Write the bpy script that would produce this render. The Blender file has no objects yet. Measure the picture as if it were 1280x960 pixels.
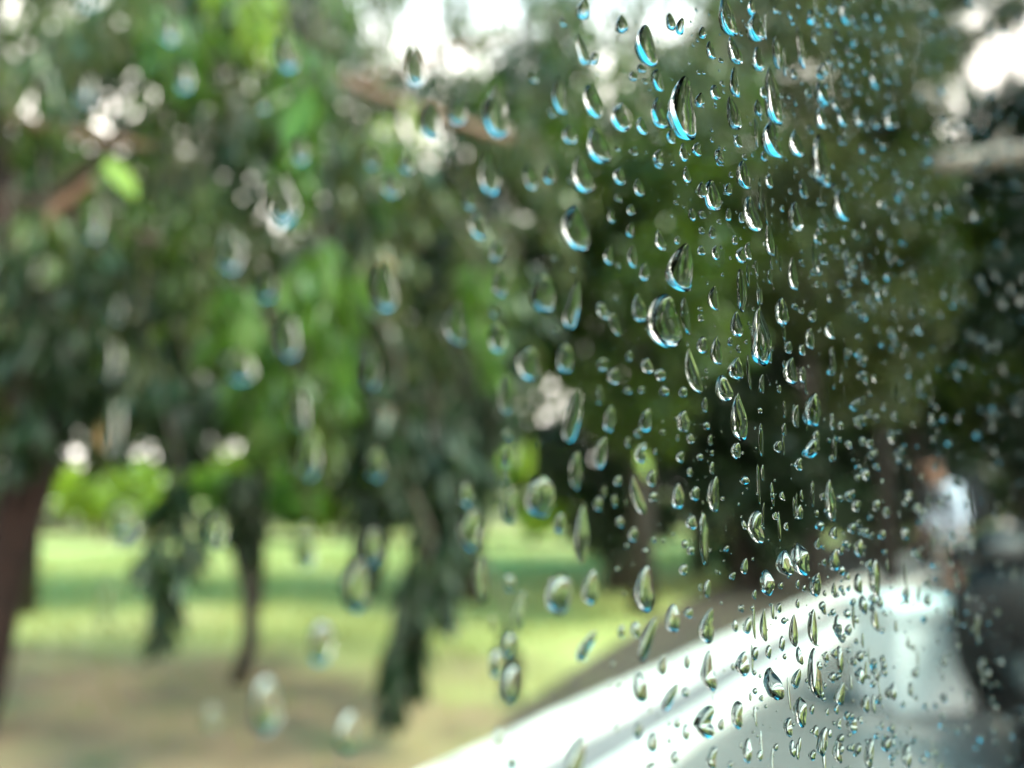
import bpy, math, random
import numpy as np
from mathutils import Vector, Matrix

random.seed(7)
RNG = np.random.default_rng(7)
R = math.radians
SC = bpy.context.scene
COL = SC.collection

# ------------------------------------------------------------------ camera
CAM_POS = Vector((0.0, 0.0, 1.30))
PITCH = R(8.0)
FPX = 960.0                                   # focal length in pixels of a 1280 px wide frame
cam_data = bpy.data.cameras.new('camera')
cam_data.sensor_width = 36.0
cam_data.lens = 36.0 * FPX / 1280.0
cam_data.clip_start = 0.002
cam_data.clip_end = 2000.0
cam_data.dof.use_dof = True
cam_data.dof.focus_distance = 0.0805          # focused on the rain drops, 8 cm away
cam_data.dof.aperture_fstop = cam_data.lens / 2.35   # aperture 2.35 mm across
cam = bpy.data.objects.new('camera', cam_data)
COL.objects.link(cam)
cam.location = CAM_POS
cam.rotation_euler = (R(90) + PITCH, 0, 0)
SC.camera = cam

# ------------------------------------------------------------------ sky and sun
SUN_EL, SUN_AZ = R(60), R(122)                # azimuth from +Y, positive to the right
world = bpy.data.worlds.new('World')
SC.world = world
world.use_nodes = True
wn, wl = world.node_tree.nodes, world.node_tree.links
wn.clear()
w_out = wn.new('ShaderNodeOutputWorld')
w_bg = wn.new('ShaderNodeBackground')
w_sky = wn.new('ShaderNodeTexSky')
w_sky.sky_type = 'NISHITA'
w_sky.sun_disc = False
w_sky.sun_elevation = SUN_EL
w_sky.sun_rotation = SUN_AZ
w_sky.air_density = 1.0
w_sky.dust_density = 1.2
w_sky.ozone_density = 0.6
w_bg.inputs['Strength'].default_value = 0.15
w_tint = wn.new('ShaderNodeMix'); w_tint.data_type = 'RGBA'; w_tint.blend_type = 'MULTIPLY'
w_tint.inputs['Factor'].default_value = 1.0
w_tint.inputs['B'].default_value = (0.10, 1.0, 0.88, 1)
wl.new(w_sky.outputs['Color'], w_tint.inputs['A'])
w_tc = wn.new('ShaderNodeTexCoord')           # thin broken cloud over the whole sky
w_noise = wn.new('ShaderNodeTexNoise')
w_noise.inputs['Scale'].default_value = 2.6
w_noise.inputs['Detail'].default_value = 5.0
w_ramp = wn.new('ShaderNodeValToRGB')
w_ramp.color_ramp.elements[0].position = 0.56
w_ramp.color_ramp.elements[1].position = 0.74
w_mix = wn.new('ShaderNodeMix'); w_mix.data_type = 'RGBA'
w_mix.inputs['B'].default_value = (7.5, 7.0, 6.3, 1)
wl.new(w_tc.outputs['Generated'], w_noise.inputs['Vector'])
wl.new(w_noise.outputs['Fac'], w_ramp.inputs['Fac'])
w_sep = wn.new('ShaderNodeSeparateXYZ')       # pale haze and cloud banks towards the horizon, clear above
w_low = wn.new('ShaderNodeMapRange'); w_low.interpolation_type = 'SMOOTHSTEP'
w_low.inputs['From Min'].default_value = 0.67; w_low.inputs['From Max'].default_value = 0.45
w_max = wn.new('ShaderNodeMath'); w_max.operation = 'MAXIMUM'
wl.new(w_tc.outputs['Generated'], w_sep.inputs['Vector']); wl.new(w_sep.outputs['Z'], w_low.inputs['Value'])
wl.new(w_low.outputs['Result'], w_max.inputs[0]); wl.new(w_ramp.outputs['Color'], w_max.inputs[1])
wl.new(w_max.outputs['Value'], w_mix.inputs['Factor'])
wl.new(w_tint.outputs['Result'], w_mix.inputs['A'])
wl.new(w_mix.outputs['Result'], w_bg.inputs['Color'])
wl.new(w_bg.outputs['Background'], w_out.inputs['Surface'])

sun_data = bpy.data.lights.new('sun', 'SUN')
sun_data.energy = 1.5
sun_data.angle = R(14.0)
sun_data.color = (1.0, 0.90, 0.74)
sun = bpy.data.objects.new('sun', sun_data)
COL.objects.link(sun)
to_sun = Vector((math.sin(SUN_AZ) * math.cos(SUN_EL), math.cos(SUN_AZ) * math.cos(SUN_EL), math.sin(SUN_EL)))
sun.rotation_euler = (-to_sun).to_track_quat('-Z', 'Y').to_euler()

# ------------------------------------------------------------------ exposure and render
SC.view_settings.view_transform = 'Standard'
SC.view_settings.look = 'None'
SC.view_settings.gamma = 1.0
SC.view_settings.use_curve_mapping = False
SC.view_settings.exposure = 2.5
SC.render.engine = 'CYCLES'
SC.cycles.use_denoising = True
SC.cycles.max_bounces = 10
SC.cycles.transmission_bounces = 9
SC.cycles.glossy_bounces = 3
SC.cycles.diffuse_bounces = 2
SC.cycles.sample_clamp_indirect = 12.0
SC.cycles.sample_clamp_direct = 0.0
SC.cycles.use_adaptive_sampling = False

# ------------------------------------------------------------------ helpers
def tag(o, label=None, category=None, group=None, kind=None):
    if label: o['label'] = label
    if category: o['category'] = category
    if group: o['group'] = group
    if kind: o['kind'] = kind
    return o

def link(o, parent=None):
    COL.objects.link(o)
    if parent is not None: o.parent = parent
    return o

def empty(name, loc=(0, 0, 0), rz=0.0):
    o = bpy.data.objects.new(name, None)
    o.empty_display_size = 0.1
    o.location = loc
    o.rotation_euler = (0, 0, rz)
    return link(o)

def mesh_obj(name, verts, faces, mat, parent=None, smooth=False):
    me = bpy.data.meshes.new(name)
    me.from_pydata([tuple(v) for v in verts], [], [tuple(f) for f in faces])
    if smooth: me.polygons.foreach_set('use_smooth', [True] * len(me.polygons))
    me.materials.append(mat)
    me.update()
    return link(bpy.data.objects.new(name, me), parent)

class MB:
    """collects shapes into one mesh"""
    def __init__(s): s.v, s.f = [], []
    def add(s, vs, fs):
        b = len(s.v); s.v += [tuple(v) for v in vs]; s.f += [tuple(i + b for i in f) for f in fs]
    def box(s, c, size, rz=0.0, taper=1.0, bev=0.0):
        cx, cy, cz = c; hx, hy, hz = size[0] / 2, size[1] / 2, size[2] / 2
        ca, sa = math.cos(rz), math.sin(rz)
        if bev <= 0:
            prof = [(-hz, 1.0, 0), (hz, taper, 0)]
        else:
            prof = [(-hz, 1, bev), (-hz + bev, 1, 0), (hz - bev, taper, 0), (hz, taper, bev)]
        rings = []
        for z, k, ins in prof:
            x, y = hx * k - ins, hy * k - ins
            if bev > 0:
                q = min(bev, x * .5, y * .5)
                pts = [(-x + q, -y), (x - q, -y), (x, -y + q), (x, y - q), (x - q, y), (-x + q, y), (-x, y - q), (-x, -y + q)]
            else:
                pts = [(-x, -y), (x, -y), (x, y), (-x, y)]
            rings.append([(cx + a * ca - b * sa, cy + a * sa + b * ca, cz + z) for a, b in pts])
        n = len(rings[0]); vs = [p for r in rings for p in r]; fs = []
        for j in range(len(rings) - 1):
            for i in range(n):
                fs.append((j * n + i, j * n + (i + 1) % n, (j + 1) * n + (i + 1) % n, (j + 1) * n + i))
        fs.append(tuple(range(n - 1, -1, -1))); fs.append(tuple((len(rings) - 1) * n + i for i in range(n)))
        s.add(vs, fs)
    def tube(s, pts, radii, n=8):
        pts = [Vector(p) for p in pts]
        if not hasattr(radii, '__len__'): radii = [radii] * len(pts)
        vs, fs = [], []
        ref = None
        for k, p in enumerate(pts):
            t = (pts[min(k + 1, len(pts) - 1)] - pts[max(k - 1, 0)]).normalized()
            if ref is None: ref = Vector((1, 0, 0)) if abs(t.x) < .8 else Vector((0, 1, 0))
            a = (ref - t * ref.dot(t)).normalized(); b = t.cross(a); ref = a
            for i in range(n):
                w = 2 * math.pi * i / n
                vs.append(p + (a * math.cos(w) + b * math.sin(w)) * radii[k])
        for k in range(len(pts) - 1):
            for i in range(n):
                fs.append((k * n + i, k * n + (i + 1) % n, (k + 1) * n + (i + 1) % n, (k + 1) * n + i))
        fs.append(tuple(range(n - 1, -1, -1))); fs.append(tuple((len(pts) - 1) * n + i for i in range(n)))
        s.add(vs, fs)
    def torus(s, c, axis, R0, r0, n=28, m=10, squash=1.0):
        axis = Vector(axis).normalized(); a = axis.orthogonal().normalized(); b = axis.cross(a); c = Vector(c)
        vs, fs = [], []
        for i in range(n):
            w = 2 * math.pi * i / n; d = a * math.cos(w) + b * math.sin(w)
            for j in range(m):
                q = 2 * math.pi * j / m
                vs.append(c + d * (R0 + r0 * math.cos(q)) + axis * (r0 * squash * math.sin(q)))
        for i in range(n):
            for j in range(m):
                fs.append((i * m + j, ((i + 1) % n) * m + j, ((i + 1) % n) * m + (j + 1) % m, i * m + (j + 1) % m))
        s.add(vs, fs)
    def ball(s, c, rad, n=16, m=10):
        c = Vector(c); rx, ry, rz = rad if hasattr(rad, '__len__') else (rad,) * 3
        vs, fs = [c + Vector((0, 0, -rz))], []
        for j in range(1, m):
            f = -math.pi / 2 + math.pi * j / m
            for i in range(n):
                w = 2 * math.pi * i / n
                vs.append(c + Vector((rx * math.cos(f) * math.cos(w), ry * math.cos(f) * math.sin(w), rz * math.sin(f))))
        vs.append(c + Vector((0, 0, rz))); top = len(vs) - 1
        for i in range(n): fs.append((0, 1 + (i + 1) % n, 1 + i))
        for j in range(m - 2):
            for i in range(n):
                p = 1 + j * n
                fs.append((p + i, p + (i + 1) % n, p + n + (i + 1) % n, p + n + i))
        p = 1 + (m - 2) * n
        for i in range(n): fs.append((p + i, p + (i + 1) % n, top))
        s.add(vs, fs)
    def loft(s, rings):
        """closed rings of equal length, capped"""
        n = len(rings[0]); vs = [p for r in rings for p in r]; fs = []
        for j in range(len(rings) - 1):
            for i in range(n):
                fs.append((j * n + i, j * n + (i + 1) % n, (j + 1) * n + (i + 1) % n, (j + 1) * n + i))
        fs.append(tuple(range(n - 1, -1, -1))); fs.append(tuple((len(rings) - 1) * n + i for i in range(n)))
        s.add(vs, fs)
    def build(s, name, mat, parent=None, smooth=True):
        return mesh_obj(name, s.v, s.f, mat, parent, smooth)

FWD = Vector((0, math.cos(PITCH), math.sin(PITCH)))
UPV = Vector((0, -math.sin(PITCH), math.cos(PITCH)))
def ray(px, py):
    return (FWD + Vector((1, 0, 0)) * ((px - 640) / FPX) + UPV * ((480 - py) / FPX))
def at(px, py, Y):
    """the point seen at (px, py) of the photograph, Y metres ahead"""
    d = ray(px, py)
    return CAM_POS + d * (Y / d.y)

# ------------------------------------------------------------------ materials
def new_mat(name):
    m = bpy.data.materials.new(name); m.use_nodes = True
    m.node_tree.nodes.clear()
    return m, m.node_tree.nodes, m.node_tree.links

def plain(name, col, rough=0.6, metal=0.0, scale=30.0, var=0.25, bump=0.0, coat=0.0):
    m, n, l = new_mat(name)
    o = n.new('ShaderNodeOutputMaterial'); b = n.new('ShaderNodeBsdfPrincipled')
    tc = n.new('ShaderNodeTexCoord'); nz = n.new('ShaderNodeTexNoise')
    nz.inputs['Scale'].default_value = scale; nz.inputs['Detail'].default_value = 4
    rp = n.new('ShaderNodeValToRGB')
    rp.color_ramp.elements[0].position = 0.3; rp.color_ramp.elements[1].position = 0.7
    rp.color_ramp.elements[0].color = (*[c * (1 - var) for c in col], 1)
    rp.color_ramp.elements[1].color = (*[min(1, c * (1 + var)) for c in col], 1)
    l.new(tc.outputs['Object'], nz.inputs['Vector']); l.new(nz.outputs['Fac'], rp.inputs['Fac'])
    l.new(rp.outputs['Color'], b.inputs['Base Color'])
    b.inputs['Roughness'].default_value = rough; b.inputs['Metallic'].default_value = metal
    b.inputs['Coat Weight'].default_value = coat
    if bump:
        bp = n.new('ShaderNodeBump'); bp.inputs['Strength'].default_value = bump; bp.inputs['Distance'].default_value = 0.01
        l.new(nz.outputs['Fac'], bp.inputs['Height']); l.new(bp.outputs['Normal'], b.inputs['Normal'])
    l.new(b.outputs['BSDF'], o.inputs['Surface'])
    return m

def leaf_mat(name, c0, c1, trans=0.4, rough=0.28):
    """wet leaf: colour varies from leaf to leaf, light shines through"""
    m, n, l = new_mat(name)
    o = n.new('ShaderNodeOutputMaterial'); b = n.new('ShaderNodeBsdfPrincipled')
    t = n.new('ShaderNodeBsdfTranslucent'); mx = n.new('ShaderNodeMixShader')
    g = n.new('ShaderNodeNewGeometry'); rp = n.new('ShaderNodeValToRGB')
    rp.color_ramp.elements[0].color = (*c0, 1); rp.color_ramp.elements[1].color = (*c1, 1)
    l.new(g.outputs['Random Per Island'], rp.inputs['Fac'])
    l.new(rp.outputs['Color'], b.inputs['Base Color'])
    hs = n.new('ShaderNodeHueSaturation'); hs.inputs['Saturation'].default_value = 1.15; hs.inputs['Value'].default_value = 1.3
    hs.inputs['Hue'].default_value = 0.49
    l.new(rp.outputs['Color'], hs.inputs['Color']); l.new(hs.outputs['Color'], t.inputs['Color'])
    b.inputs['Roughness'].default_value = rough
    mx.inputs['Fac'].default_value = trans
    l.new(b.outputs['BSDF'], mx.inputs[1]); l.new(t.outputs['BSDF'], mx.inputs[2])
    l.new(mx.outputs['Shader'], o.inputs['Surface'])
    return m

M = {}
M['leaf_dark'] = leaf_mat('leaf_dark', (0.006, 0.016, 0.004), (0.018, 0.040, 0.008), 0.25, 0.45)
M['leaf_mid'] = leaf_mat('leaf_mid', (0.026, 0.056, 0.008), (0.090, 0.135, 0.022), 0.42, 0.36)
M['leaf_grey'] = leaf_mat('leaf_grey', (0.030, 0.048, 0.012), (0.105, 0.125, 0.036), 0.35, 0.34)
M['leaf_young'] = leaf_mat('leaf_young', (0.040, 0.105, 0.008), (0.090, 0.175, 0.015), 0.45, 0.42)
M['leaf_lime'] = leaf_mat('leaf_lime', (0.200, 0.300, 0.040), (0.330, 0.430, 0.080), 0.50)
M['leaf_orange'] = leaf_mat('leaf_orange', (0.30, 0.15, 0.07), (0.36, 0.20, 0.10), 0.4)
M['leaf_far'] = leaf_mat('leaf_far', (0.026, 0.052, 0.011), (0.075, 0.108, 0.026), 0.35)
M['leaf_fardark'] = leaf_mat('leaf_fardark', (0.013, 0.030, 0.012), (0.034, 0.062, 0.024), 0.28, 0.42)
M['bark_red'] = plain('bark_red', (0.020, 0.007, 0.005), 0.98, scale=18, var=0.4, bump=0.6)
M['bark_brown'] = plain('bark_brown', (0.080, 0.055, 0.040), 0.7, scale=22, var=0.4, bump=0.6)
M['bark_dark'] = plain('bark_dark', (0.035, 0.028, 0.022), 0.7, scale=22, var=0.4, bump=0.6)
M['branch_red'] = plain('branch_red', (0.22, 0.115, 0.075), 0.5, scale=25, var=0.3, bump=0.4)
M['branch_pale'] = plain('branch_pale', (0.30, 0.25, 0.22), 0.6, scale=25, var=0.25, bump=0.4)

def ground_mat(name, cols, scale, rough=0.9):
    m, n, l = new_mat(name)
    o = n.new('ShaderNodeOutputMaterial'); b = n.new('ShaderNodeBsdfPrincipled')
    g = n.new('ShaderNodeNewGeometry')
    a = n.new('ShaderNodeTexNoise'); a.inputs['Scale'].default_value = scale; a.inputs['Detail'].default_value = 6
    rp = n.new('ShaderNodeValToRGB'); e = rp.color_ramp.elements
    e[0].position = 0.30; e[0].color = (*cols[0], 1); e[1].position = 0.70; e[1].color = (*cols[-1], 1)
    for k, c in enumerate(cols[1:-1]):
        x = e.new(0.30 + 0.40 * (k + 1) / (len(cols) - 1)); x.color = (*c, 1)
    f = n.new('ShaderNodeTexNoise'); f.inputs['Scale'].default_value = 45; f.inputs['Detail'].default_value = 3
    bp = n.new('ShaderNodeBump'); bp.inputs['Strength'].default_value = 0.5; bp.inputs['Distance'].default_value = 0.02
    l.new(g.outputs['Position'], a.inputs['Vector']); l.new(g.outputs['Position'], f.inputs['Vector'])
    l.new(a.outputs['Fac'], rp.inputs['Fac']); l.new(rp.outputs['Color'], b.inputs['Base Color'])
    l.new(f.outputs['Fac'], bp.inputs['Height']); l.new(bp.outputs['Normal'], b.inputs['Normal'])
    b.inputs['Roughness'].default_value = rough
    l.new(b.outputs['BSDF'], o.inputs['Surface'])
    return m
M['lawn'] = ground_mat('lawn', [(0.25, 0.26, 0.075), (0.28, 0.31, 0.09), (0.33, 0.34, 0.12), (0.37, 0.35, 0.18)], 0.45)
def add_soil(m):
    """worn bare soil on the near left, its edge fading into the grass"""
    n, l = m.node_tree.nodes, m.node_tree.links
    b = [x for x in n if x.type == 'BSDF_PRINCIPLED'][0]
    grass = b.inputs['Base Color'].links[0].from_socket
    g = n.new('ShaderNodeNewGeometry')
    mp = n.new('ShaderNodeMapping'); mp.vector_type = 'POINT'
    mp.inputs['Location'].default_value = (3.6 / 4.6, -3.6 / 3.4, 0); mp.inputs['Scale'].default_value = (1 / 4.6, 1 / 3.4, 0)
    ln = n.new('ShaderNodeVectorMath'); ln.operation = 'LENGTH'
    nz = n.new('ShaderNodeTexNoise'); nz.inputs['Scale'].default_value = 0.9; nz.inputs['Detail'].default_value = 6
    ad = n.new('ShaderNodeMath'); ad.operation = 'MULTIPLY_ADD'; ad.inputs[1].default_value = 1.3
    mr = n.new('ShaderNodeMapRange'); mr.interpolation_type = 'SMOOTHSTEP'
    mr.inputs['From Min'].default_value = 1.95; mr.inputs['From Max'].default_value = 1.25
    sn = n.new('ShaderNodeTexNoise'); sn.inputs['Scale'].default_value = 1.3; sn.inputs['Detail'].default_value = 6
    rp = n.new('ShaderNodeValToRGB'); e = rp.color_ramp.elements
    e[0].position = 0.3; e[0].color = (0.13, 0.085, 0.05, 1); e[1].position = 0.7; e[1].color = (0.17, 0.15, 0.06, 1)
    x = e.new(0.5); x.color = (0.22, 0.145, 0.085, 1)
    mx = n.new('ShaderNodeMix'); mx.data_type = 'RGBA'
    l.new(g.outputs['Position'], mp.inputs['Vector']); l.new(mp.outputs['Vector'], ln.inputs[0])
    l.new(g.outputs['Position'], nz.inputs['Vector']); l.new(g.outputs['Position'], sn.inputs['Vector'])
    l.new(nz.outputs['Fac'], ad.inputs[0]); l.new(ln.outputs['Value'], ad.inputs[2]); l.new(ad.outputs['Value'], mr.inputs['Value'])
    l.new(sn.outputs['Fac'], rp.inputs['Fac'])
    l.new(mr.outputs['Result'], mx.inputs['Factor']); l.new(grass, mx.inputs['A']); l.new(rp.outputs['Color'], mx.inputs['B'])
    l.new(mx.outputs['Result'], b.inputs['Base Color'])
add_soil(M['lawn'])
M['umber'] = ground_mat('umber', [(0.040, 0.030, 0.022), (0.075, 0.055, 0.040)], 2.0)
M['grass'] = leaf_mat('grass_blade', (0.18, 0.22, 0.055), (0.30, 0.32, 0.10), 0.4, 0.5)

def wet_mat(name, col, rough, scale, var=0.2):
    m = plain(name, col, rough, scale=scale, var=var, bump=0.15)
    n, l = m.node_tree.nodes, m.node_tree.links
    b = [x for x in n if x.type == 'BSDF_PRINCIPLED'][0]
    g = n.new('ShaderNodeNewGeometry'); q = n.new('ShaderNodeTexNoise'); q.inputs['Scale'].default_value = 0.9
    mr = n.new('ShaderNodeMapRange'); mr.inputs['From Min'].default_value = 0.4; mr.inputs['From Max'].default_value = 0.62
    mr.inputs['To Min'].default_value = rough; mr.inputs['To Max'].default_value = 0.08
    l.new(g.outputs['Position'], q.inputs['Vector']); l.new(q.outputs['Fac'], mr.inputs['Value'])
    l.new(mr.outputs['Result'], b.inputs['Roughness'])
    return m
M['road'] = wet_mat('wet_road', (0.17, 0.16, 0.155), 0.40, 40, 0.3)
M['white_kerb'] = plain('white_kerb', (0.72, 0.70, 0.66), 0.5, scale=3.5, var=0.22)
M['concrete'] = plain('grey_concrete', (0.19, 0.175, 0.185), 0.5, scale=12, var=0.25)

def glass(name, ior, col):
    m, n, l = new_mat(name)
    o = n.new('ShaderNodeOutputMaterial'); b = n.new('ShaderNodeBsdfGlass')
    b.inputs['IOR'].default_value = ior; b.inputs['Roughness'].default_value = 0.0
    b.inputs['Color'].default_value = (*col, 1)
    l.new(b.outputs['BSDF'], o.inputs['Surface'])
    return m
M['pane'] = glass('window_glass', 1.50, (0.985, 0.99, 0.98))
M['water'] = glass('rain_water', 1.333, (0.985, 1.0, 1.0))
M['black_trim'] = plain('black_trim', (0.02, 0.02, 0.022), 0.5)

# ================================================================== the setting
# ---- ground
S = 400.0
def sheet(name, pts, z, mat, parent=None):
    return mesh_obj(name, [(x, y, z) for x, y in pts], [tuple(range(len(pts)))], mat, parent)
tag(sheet('ground', [(-S, -S), (S, -S), (S, S), (-S, S)], 0.0, M['lawn']), kind='structure')

K0 = Vector((-0.45, 3.60)); KD = Vector((7.65, 11.10)).normalized(); KN = Vector((KD.y, -KD.x))
def kp(s, t):
    """s metres along the kerb line, t metres from it towards the road"""
    q = K0 + KD * s + KN * t
    return (q.x, q.y)
tag(sheet('road', [kp(-30, 0.82), kp(60, 0.82), kp(60, 9), kp(-30, 9)], 0.004, M['road']), kind='structure')
# dark brown strip between the lawn and the kerb, tapering towards the camera
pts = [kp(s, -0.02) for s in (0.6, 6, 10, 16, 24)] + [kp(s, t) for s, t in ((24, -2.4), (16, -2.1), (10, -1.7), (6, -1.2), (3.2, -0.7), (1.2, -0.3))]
tag(sheet('dark_strip', pts, 0.008, M['umber']), kind='structure')
kerb = empty('kerb', (0, 0, 0)); tag(kerb, kind='structure')
ang = math.atan2(KD.y, KD.x)
for i in range(26):
    s = -4.0 + i * 1.0
    x, y = kp(s + 0.49, 0.17)
    b = MB(); b.box((x, y, 0.0), (0.985, 0.34, 0.12 + 0.006 * (i % 3)), ang, bev=0.015); b.build('kerb_stone', M['white_kerb'], kerb, False)
    x, y = kp(s + 0.30, 0.715)
    b = MB(); b.box((x, y, 0.02), (0.985, 0.20, 0.07 + 0.004 * (i % 2)), ang, bev=0.012); b.build('edge_slab', M['white_kerb'], kerb, False)
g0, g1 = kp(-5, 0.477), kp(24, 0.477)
b = MB(); b.box(((g0[0] + g1[0]) / 2, (g0[1] + g1[1]) / 2, 0.005), (29, 0.268, 0.04), ang); b.build('mid_strip', M['concrete'], kerb, False)  # lower grey strip between the two white bands

# ---- leaf scatter
LEAF = np.array([(0, 0, 0), (-.16, .05, -.33), (0, 0, -.35), (.16, .05, -.33), (-.13, .10, -.70), (0, .06, -.72), (.13, .10, -.70), (0, .16, -1.0)])
LEAF_F = [(0, 2, 1), (0, 3, 2), (1, 2, 5, 4), (2, 3, 6, 5), (4, 5, 7), (5, 6, 7)]
DIA = np.array([(0, 0, 0), (-.26, .06, -.5), (0, 0, -1.0), (.26, .06, -.5)])
DIA_F = [(0, 2, 1), (0, 3, 2)]

def scatter(name, pos, axis, length, mat, parent=None, simple=False, width=1.0):
    """one mesh of leaves: base points, hanging directions and lengths"""
    pos = np.asarray(pos, float); n = len(pos)
    d = np.asarray(axis, float); d /= np.linalg.norm(d, axis=1)[:, None] + 1e-9
    z = -d
    r = RNG.normal(size=(n, 3)); x = np.cross(r, z); x /= np.linalg.norm(x, axis=1)[:, None] + 1e-9
    y = np.cross(z, x)
    T, F = (DIA, DIA_F) if simple else (LEAF, LEAF_F)
    L = np.asarray(length, float).reshape(n, 1, 1)
    V = pos[:, None, :] + L * (T[None, :, 0:1] * width * x[:, None, :] + T[None, :, 1:2] * y[:, None, :] + T[None, :, 2:3] * z[:, None, :])
    k = len(T)
    loops, starts, tot = [], [], []
    c = 0
    for f in F:
        tot.append(len(f)); starts.append(c); c += len(f); loops += list(f)
    loops = np.array(loops); starts = np.array(starts); tot = np.array(tot)
    off = np.arange(n)
    me = bpy.data.meshes.new(name)
    me.vertices.add(n * k); me.vertices.foreach_set('co', V.reshape(-1).astype(np.float32))
    al = (loops[None, :] + off[:, None] * k).reshape(-1)
    me.loops.add(len(al)); me.loops.foreach_set('vertex_index', al.astype(np.int32))
    ps = (starts[None, :] + off[:, None] * c).reshape(-1)
    me.polygons.add(len(ps)); me.polygons.foreach_set('loop_start', ps.astype(np.int32))
    me.materials.append(mat)
    me.update(calc_edges=True)
    return link(bpy.data.objects.new(name, me), parent)

def hang(p_top, p_bot, rad, n, L, mat, parent, name='foliage'):
    """leaves hanging round a drooping twig from p_top to p_bot"""
    p_top, p_bot = np.array(p_top), np.array(p_bot)
    t = RNG.random(n) ** 0.9
    f1, f2 = RNG.random(2) * 6.28
    w = rad * (0.35 + 0.65 * np.sin(np.pi * np.clip(t * 0.85 + 0.15, 0, 1))) * (1 - 0.85 * t ** 1.8) * (0.85 + 0.3 * np.sin(9 * t + f1) + 0.2 * np.sin(21 * t + f2))
    a = RNG.random(n) * 2 * np.pi; rr = np.sqrt(RNG.random(n)) * w
    off = np.stack([np.cos(a) * rr, np.sin(a) * rr, np.zeros(n)], 1)
    pos = p_top + (p_bot - p_top) * t[:, None] + off
    ax = np.stack([np.cos(a) * 0.45, np.sin(a) * 0.45, -np.ones(n)], 1) + RNG.normal(size=(n, 3)) * 0.22 + (p_bot - p_top) * 0.6
    return scatter(name, pos, ax, L * (0.7 + 0.6 * RNG.random(n)), mat, parent)

# ---- the grass (nobody could count it)
n = 26000
gx = RNG.uniform(-9, 5, n); gy = 3.2 + 14 * RNG.random(n) ** 1.4
side = (gx - K0.x) * KN.x + (gy - K0.y) * KN.y
soil = ((gx + 3.3) / 4.3) ** 2 + ((gy - 4.0) / 2.9) ** 2
keep = (side < -0.15) & ((side < -1.3) | (gy < 5.6) | (RNG.random(n) < 0.06)) & (RNG.random(n) < np.clip((soil - 0.55) * 1.3, 0.08, 1))
gp = np.stack([gx, gy, np.zeros(n)], 1)[keep]; m_ = len(gp)
ga = np.stack([RNG.normal(size=m_) * .35, RNG.normal(size=m_) * .35, np.ones(m_)], 1)
tag(scatter('grass', gp, ga, 0.05 + 0.07 * RNG.random(m_), M['grass'], None, True, 0.35),
    'short damp grass blades covering the lawn beside the kerb', 'grass', kind='stuff')

# ================================================================== trees
def wobble_tube(mb, p0, p1, r0, r1, seg=7, wob=0.06, n=9):
    p0, p1 = Vector(p0), Vector(p1); L = (p1 - p0).length
    pts, rad = [], []
    for k in range(seg + 1):
        t = k / seg
        w = wob * L * math.sin(math.pi * t)
        pts.append(p0.lerp(p1, t) + Vector((random.uniform(-w, w), random.uniform(-w, w), random.uniform(-w, w) * .5)))
        rad.append(r0 + (r1 - r0) * t)
    mb.tube(pts, rad, n)
    return pts

# ---- near drooping tree on the left, dark red trunk at the frame's edge
tA = empty('drooping_tree', at(-20, 905, 4.2)); tA.location.z = 0
tag(tA, 'nearest drooping tree, dark red trunk at the left edge of the photo', 'tree')
def in_tree(t, p): return tuple(Vector(p) - t.location)
mb = MB()
pa = [at(-60, 960, 4.2), at(-28, 860, 4.2), at(0, 720, 4.2), at(38, 600, 4.2), at(40, 470, 4.25), at(0, 320, 4.3), at(-10, 150, 4.4), at(-30, -40, 4.6)]
pa[0].z = -0.05
mb.tube([in_tree(tA, p) for p in pa], [0.15, 0.13, 0.12, 0.125, 0.12, 0.11, 0.10, 0.07], 12)
mb.build('trunk', M['bark_red'], tA)
for (a_, b_, Y, r0, r1, mat) in [((-20, 140), (190, 185), 4.2, .045, .025, 'branch_red'), ((-10, 340), (130, 215), 4.2, .05, .03, 'branch_red'),
                                 ((0, 300), (330, 40), 4.4, .05, .02, 'bark_brown'), ((0, 240), (290, 330), 4.3, .04, .015, 'bark_brown')]:
    mb = MB(); wobble_tube(mb, in_tree(tA, at(*a_, Y)), in_tree(tA, at(*b_, Y)), r0, r1, 6, .03); mb.build('branch', M[mat], tA)
tB = empty('drooping_tree', at(300, 840, 5.5)); tB.location.z = 0
tag(tB, 'slender drooping tree with thin bent trunk standing in the lawn', 'tree')
mb = MB()
pb = [at(296, 842, 5.5), at(314, 800, 5.5), at(312, 740, 5.5), at(296, 680, 5.5), at(330, 560, 5.5), at(400, 400, 5.5), at(430, 200, 5.5), at(450, 40, 5.5)]
pb[0].z = -0.05
mb.tube([in_tree(tB, p) for p in pb], [.065, .06, .055, .055, .055, .05, .045, .03], 10)
mb.build('trunk', M['bark_dark'], tB)
for (a_, b_, Y, r0, r1, mat) in [((400, 95), (640, 175), 4.6, .04, .025, 'branch_red'), ((425, 220), (640, 300), 5.2, .03, .02, 'bark_brown'),
                                 ((400, 400), (600, 250), 5.3, .03, .015, 'bark_brown'), ((330, 560), (560, 500), 5.0, .03, .015, 'bark_dark'),
                                 ((420, 110), (640, 40), 4.6, .03, .012, 'branch_red'), ((440, 100), (250, 20), 5.0, .03, .012, 'bark_brown')]:
    mb = MB(); wobble_tube(mb, in_tree(tB, at(*a_, Y)), in_tree(tB, at(*b_, Y)), r0, r1, 6, .03); mb.build('branch', M[mat], tB)

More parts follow.
